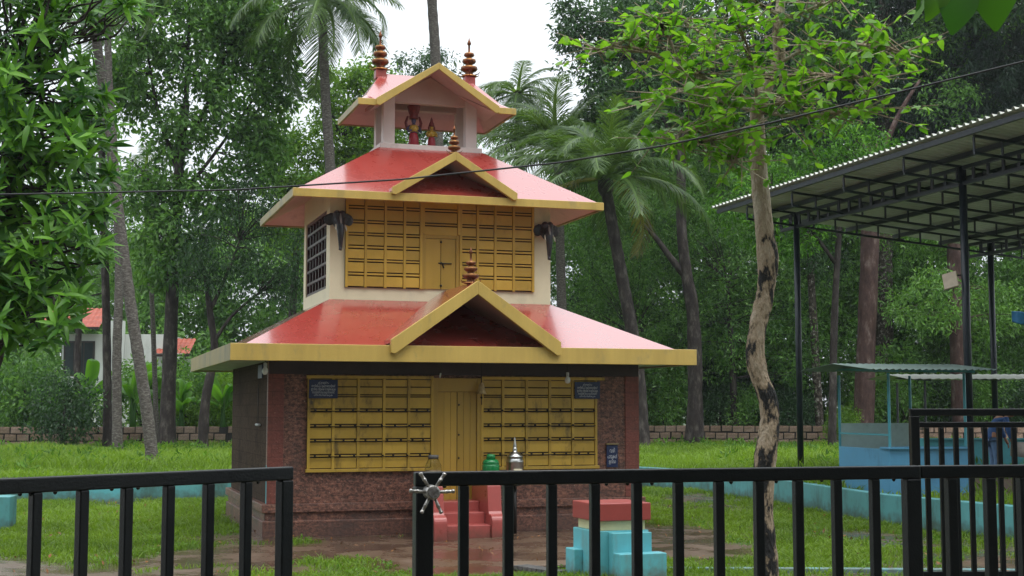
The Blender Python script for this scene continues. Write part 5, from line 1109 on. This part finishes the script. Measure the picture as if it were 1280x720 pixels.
def scatter_leaves(lst, parent, meshes, geoms, restname, leafmat, IB, r, nmax=300):
    rest_v, rest_f, rest_a = [], [], []; o = 0
    for i, (_, M) in enumerate(lst):
        k = int(r.integers(len(meshes)))
        if i < nmax: share(meshes[k], 'leaf', parent, IB @ M)
        else:
            gv, gf = geoms[k % len(geoms)]; A = np.array(IB @ M); rest_v.append(gv @ A[:3, :3].T + A[:3, 3]); rest_f.append(gf + o); o += len(gv); rest_a.append(np.full(len(gv), r.random() * .85))
    if rest_v: stuff(link(restname, np_mesh(restname, np.concatenate(rest_v), np.concatenate(rest_f), {'rnd': np.concatenate(rest_a)}, True), leafmat, parent))
scatter_leaves(leafs, bt, LM, LV, 'foliage', 'leaf_gloss', IB, r)

# ---- near tree with patchy bark and bright pointed leaves
OV = [blade(1, .62, droop=d, tipw=.62, fold=.15) for d in (.1, .3, .5)]; OM = []
for k in range(9):
    me = np_mesh('leaf', OV[k % 3][0], OV[k % 3][1], {'rnd': np.full(len(OV[0][0]), .1 + .1 * k)}, True); me.materials.append(MATS['leaf_bright']); OM.append(me)
YN = 13.0; nb0 = Vector((2.37, 13.0, -.05)); nt_ = thing('patchy_tree', 'slender near tree with black and tan patchy bark and bright leaves', 'tree', nb0)
npts = [Vector((2.37, 13, -.1))] + [at(px, py, YN) for px, py in ((958, 720), (957, 690), (954, 640), (956, 580), (962, 530), (960, 500), (949, 470), (944, 440), (948, 405), (956, 370), (960, 330), (956, 290), (950, 230), (947, 180), (946, 125))]
pth = smooth_path(npts, 5); mm = len(pth); mb = MB(); rd = np.random.default_rng(5)
knob = 1 + .09 * np.convolve(rd.normal(0, 1, mm + 4), np.ones(5) / 5, 'valid') * 2.0
mb.tube([p - nb0 for p in pth], [(.116 - .040 * i / mm) * knob[i] * (1.3 if i < 2 else 1) for i in range(mm)], 16)
def br_(lst, r0, n=8): mb.tube([at(p[0], p[1], YN + (p[2] if len(p) > 2 else 0)) - nb0 for p in lst] if len(lst) < 3 else [p - nb0 for p in smooth_path([at(p[0], p[1], YN + (p[2] if len(p) > 2 else 0)) for p in lst], 4)], list(np.linspace(r0, r0 * .45, len(lst) if len(lst) < 3 else (len(lst) - 1) * 4 + 1)), n)
br_([(947, 135), (962, 98), (974, 75), (972, 40), (976, 0), (978, -60)], .078, 12)
brs = [[(946, 130), (900, 105, -.3), (850, 85, -.6), (795, 60, -.8), (740, 62, -.9)], [(946, 140), (905, 128, -.5), (868, 110, -.9), (830, 122, -1.1)], [(955, 115), (925, 80, .3), (880, 45, .4), (840, 15, .3)], [(970, 82), (1010, 60, -.3), (1060, 55, -.6), (1105, 60, -.8), (1138, 68, -.9)],
       [(962, 100), (1000, 92, -.6), (1050, 95, -.9), (1090, 100, -1.0)], [(974, 30), (1015, 10, -.3), (1060, -5, -.4)], [(974, 20), (930, -5, -.4), (880, -20, -.5)], [(947, 125), (935, 60, -.7), (915, 20, -.9)], [(946, 138), (975, 128, -.6), (1000, 118, -.9)], [(850, 85, -.6), (835, 45, -.7), (815, 20, -.8)], [(900, 105, -.3), (885, 150, -.6), (850, 165, -.8)], [(946, 150), (905, 172, -.5), (860, 178, -.8), (822, 172, -.9)], [(950, 140), (1000, 145, -.5), (1050, 140, -.8), (1085, 135, -.9)], [(946, 145), (930, 190, -.5), (915, 205, -.6)]]
leafs = []; r = np.random.default_rng(99)
for b in brs:
    br_(b, .020, 6); pp = smooth_path([at(p[0], p[1], YN + (p[2] if len(p) > 2 else 0)) for p in b], 6)
    for i, p in enumerate(pp):
        if i < len(pp) * .22: continue
        for tw in range(3):
            d = Vector((r.normal(0, .55), r.normal(0, .5), r.normal(.02, .30))); e = p + d * .55; mb.tube([p - nb0, e - nb0], [.008, .004], 4, cap=False)
            for k in range(int(r.integers(3, 6))):
                q = p.lerp(e, r.uniform(.4, 1.0)); s = r.uniform(.07, .125); az = r.uniform(0, 6.28)
                M = Matrix.Translation(q) @ Matrix.Rotation(az, 4, 'Z') @ Matrix.Rotation(R(2) + r.normal(0, .42), 4, 'Y') @ Matrix.Rotation(r.normal(0, .45), 4, 'X') @ Matrix.Diagonal((s, s, s, 1)); leafs.append((q.y, M))
mb.build('trunk', 'bark_patchy', nt_); leafs.sort(key=lambda e: e[0])
scatter_leaves(leafs, nt_, OM, OV, 'foliage', 'leaf_bright', Matrix.Translation(-nb0), r)

# ---- twig hanging into the top right corner, close to the camera
tw0 = at(1195, -60, 3.0); tw = thing('leafy_twig', 'few large heart-shaped leaves hanging into the top right corner', 'branch', tw0)
MB().tube([(.5, .2, .25), (.2, .05, .08), (0, 0, 0), (-.06, 0, -.02)], [.008, .006, .004, .002], 6).build('stem', 'bark_dark', tw)
TM = []
for k in range(3): 
    v, f = blade(1, .85, n=8, droop=.12 + .1 * k, tipw=.55, fold=.12); me = np_mesh('leaf', v, f, {'rnd': np.full(len(v), .1 + .14 * k)}, True); me.materials.append(MATS['leaf_gloss']); TM.append(me)
for k, (px, py, tx, ty, s, roll) in enumerate(((1148, -22, 1150, 14, .06, 1.2), (1160, -40, 1156, 30, .11, 1.35), (1172, -25, 1170, 20, .075, .5), (1197, -18, 1193, 40, .10, .15), (1245, -40, 1242, 31, .125, -.5), (1210, -40, 1216, 8, .09, .4), (1225, -30, 1205, 12, .085, 1.0))):
    a, b_ = at(px, py, 3.0 + .02 * k) - tw0, at(tx, ty, 2.97 + .02 * k) - tw0; X = (b_ - a).normalized(); Zv = Vector((math.sin(roll), -math.cos(roll), .1)); Yv = Zv.cross(X).normalized(); Zv = X.cross(Yv); ln = (b_ - a).length
    M = Matrix.Translation(a) @ Matrix(((X.x, Yv.x, Zv.x, 0), (X.y, Yv.y, Zv.y, 0), (X.z, Yv.z, Zv.z, 0), (0, 0, 0, 1))) @ Matrix.Diagonal((ln, ln, ln, 1)); share(TM[k % 3], 'leaf', tw, M)

# ---- grass
def blades(x, y, z, h, w, r, lean=.55):
    n = len(x); a = r.uniform(0, 6.283, n); c, s = np.cos(a), np.sin(a); lx, ly = r.normal(0, lean, n) * h, r.normal(0, lean, n) * h
    b1 = np.stack([x - c * w / 2, y - s * w / 2, z - .01], -1); b2 = np.stack([x + c * w / 2, y + s * w / 2, z - .01], -1)
    m1 = np.stack([x + lx * .4 - c * w * .4, y + ly * .4 - s * w * .4, z + h * .6], -1); m2 = np.stack([x + lx * .4 + c * w * .4, y + ly * .4 + s * w * .4, z + h * .6], -1); tp = np.stack([x + lx, y + ly, z + h * .95], -1)
    V = np.stack([b1, b2, m2, m1, tp], 1).reshape(-1, 3); o = np.arange(n)[:, None] * 5; F = np.concatenate([o + np.array([[0, 1, 2]]), o + np.array([[0, 2, 3]]), o + np.array([[3, 2, 4]])]); return V, F
r = np.random.default_rng(41); n = 330000; x = r.uniform(-10.5, 8.2, n); y = 14.3 + 19.2 * r.random(n) ** 1.25
tv = turf(x, y); lim = np.interp(x, [p[0] for p in TB[:6]] + [4.2, 5.25, 6.05, 7.25, 9], [p[1] for p in TB[:6]] + [31.6, 27.4, 22.6, 19.6, 13]) - .1
keep = (r.random(n) < np.clip((tv - .36) * 2.0, 0, 1) * (.55 + .6 * vnoise(x, y, 4.5, 33))) & (y < lim); u_, v_ = to_uv(x, y); keep &= ~((u_ > -.05) & (u_ < 6.0) & (v_ > -.05) & (v_ < 4.75)) & ~((u_ > 2.2) & (u_ < 3.4) & (v_ > -1.1) & (v_ < .1)); x, y, tv = x[keep], y[keep], tv[keep]
V, F = blades(x, y, (vnoise(x, y, .8, 5) - .5) * .05 - .015, r.uniform(.03, .11, len(x)) * (.35 + .7 * tv) * (.55 + .9 * vnoise(x, y, 2.6, 31)), r.uniform(.010, .02, len(x)), r, .8)
cl_ = vnoise(x, y, .7, 9) * .5 + vnoise(x, y, 3.0, 10) * .2
stuff(tag(link('grass', np_mesh('grass', V, F, {'rnd': np.repeat(np.clip(cl_ + .4 * r.random(len(x)), 0, 1), 5)}), 'grass_mat'), 'short trampled bright grass on the yard round the temple', 'grass'))
n = 260000; x = r.uniform(-26, 24, n); y = 19 + 39 * r.random(n) ** .9; u_, v_ = to_uv(x, y)
bx, by = [p[0] for p in TB], [p[1] for p in TB]
inside = np.zeros(n, bool); poly = np.array(TB + [(-60, -10)]); j = len(poly) - 1
for i in range(len(poly)):
    xi, yi, xj, yj = *poly[i], *poly[j]; cnd = ((yi > y) != (yj > y)) & (x < (xj - xi) * (y - yi) / (yj - yi + 1e-9) + xi); inside ^= cnd; j = i
bare = np.exp(-((x - 9.6) / 2.2) ** 2) * np.exp(-((y - 25) / 3.5) ** 2); stl = (x > 6.2) & (x < 8.2) & (y > 23.2) & (y < 26)
vis = np.abs(x) < y * .42 + 1; keep = (~inside) & vis & (r.random(n) > bare * 1.3) & ~stl; x, y = x[keep], y[keep]
h = r.uniform(.06, .19, len(x)) * (1 + .9 * np.clip(vnoise(x, y, .5, 12) - .45, 0, 1) * 3) * np.interp(y, [20, 30, 44, 50], [.7, 1.1, 1.2, .7]); V, F = blades(x, y, TZ + (vnoise(x, y, .6, 8) - .5) * .12, h, r.uniform(.018, .038, len(x)), r, .6)
stuff(tag(link('long_grass', np_mesh('long_grass', V, F, {'rnd': np.repeat(np.clip(.25 + .5 * vnoise(x, y, .5, 13) + .35 * r.random(len(x)), 0, 1), 5)}), 'grass_mat'), 'longer lush grass on the raised terrace up to the stone wall', 'grass'))
n = 900; x = r.uniform(-22, 20, n); y = 29 + 26 * r.random(n) ** .7; u_, v_ = to_uv(x, y); keep = ((x < -6) | (x > 5)) & (np.abs(x) < y * .40) & (vnoise(x, y, .35, 21) > .45) & ~((x > 6) & (x < 9) & (y < 27)); C = np.stack([x[keep], y[keep], np.full(keep.sum(), TZ + .14)], -1)
V, F, a = leaf_cloud(C, 16, (.22, .22, .16), .17, .07, -.3, .9, r); stuff(tag(link('weeds', np_mesh('weeds', V, F, {'rnd': a}), 'weed_mat'), 'broad-leaved weeds scattered in the terrace grass', 'weeds'))
n = 420; x = r.uniform(-8, 6, n); y = r.uniform(15, 24, n); t_ = turf(x, y); keep = (t_ > .3) & (t_ < .75); C = np.stack([x[keep], y[keep], np.full(keep.sum(), .02)], -1)
V, F, a = leaf_cloud(C, 12, (.12, .12, .03), .06, .03, -.2, 1.2, r); stuff(tag(link('creeping_weeds', np_mesh('creeping_weeds', V, F, {'rnd': a}), 'weed_mat'), 'small creeping weeds at the edge of the mud', 'weeds'))
n = 520; x = r.uniform(-9, 6, n); y = r.uniform(15, 27, n); V, F, a = leaf_cloud(np.stack([x, y, np.full(n, .015)], -1), 1, (.05, .05, .01), .07, .035, -.1, 3, r); stuff(tag(link('fallen_leaves', np_mesh('fallen_leaves', V, F, {'rnd': a}), 'leaf_litter'), 'brown fallen leaves scattered over grass and mud', 'leaves'))

# ================================================================== moist air between the trees
hz = MB().box((-420, -60, -1.2), (420, 430, 46)).build('haze', None); stuff(hz)
hm = bpy.data.materials.new('haze'); hm.use_nodes = True; ht = hm.node_tree
for n_ in list(ht.nodes): ht.nodes.remove(n_)
ho = ht.nodes.new('ShaderNodeOutputMaterial'); hv = ht.nodes.new('ShaderNodeVolumePrincipled'); hv.inputs['Color'].default_value = (.86, .92, 1, 1); hv.inputs['Density'].default_value = .00030; hv.inputs['Anisotropy'].default_value = .3
ht.links.new(hv.outputs[0], ho.inputs['Volume']); hz.data.materials.append(hm); tag(hz, 'thin pale monsoon haze hanging in the air between the trees', 'haze')
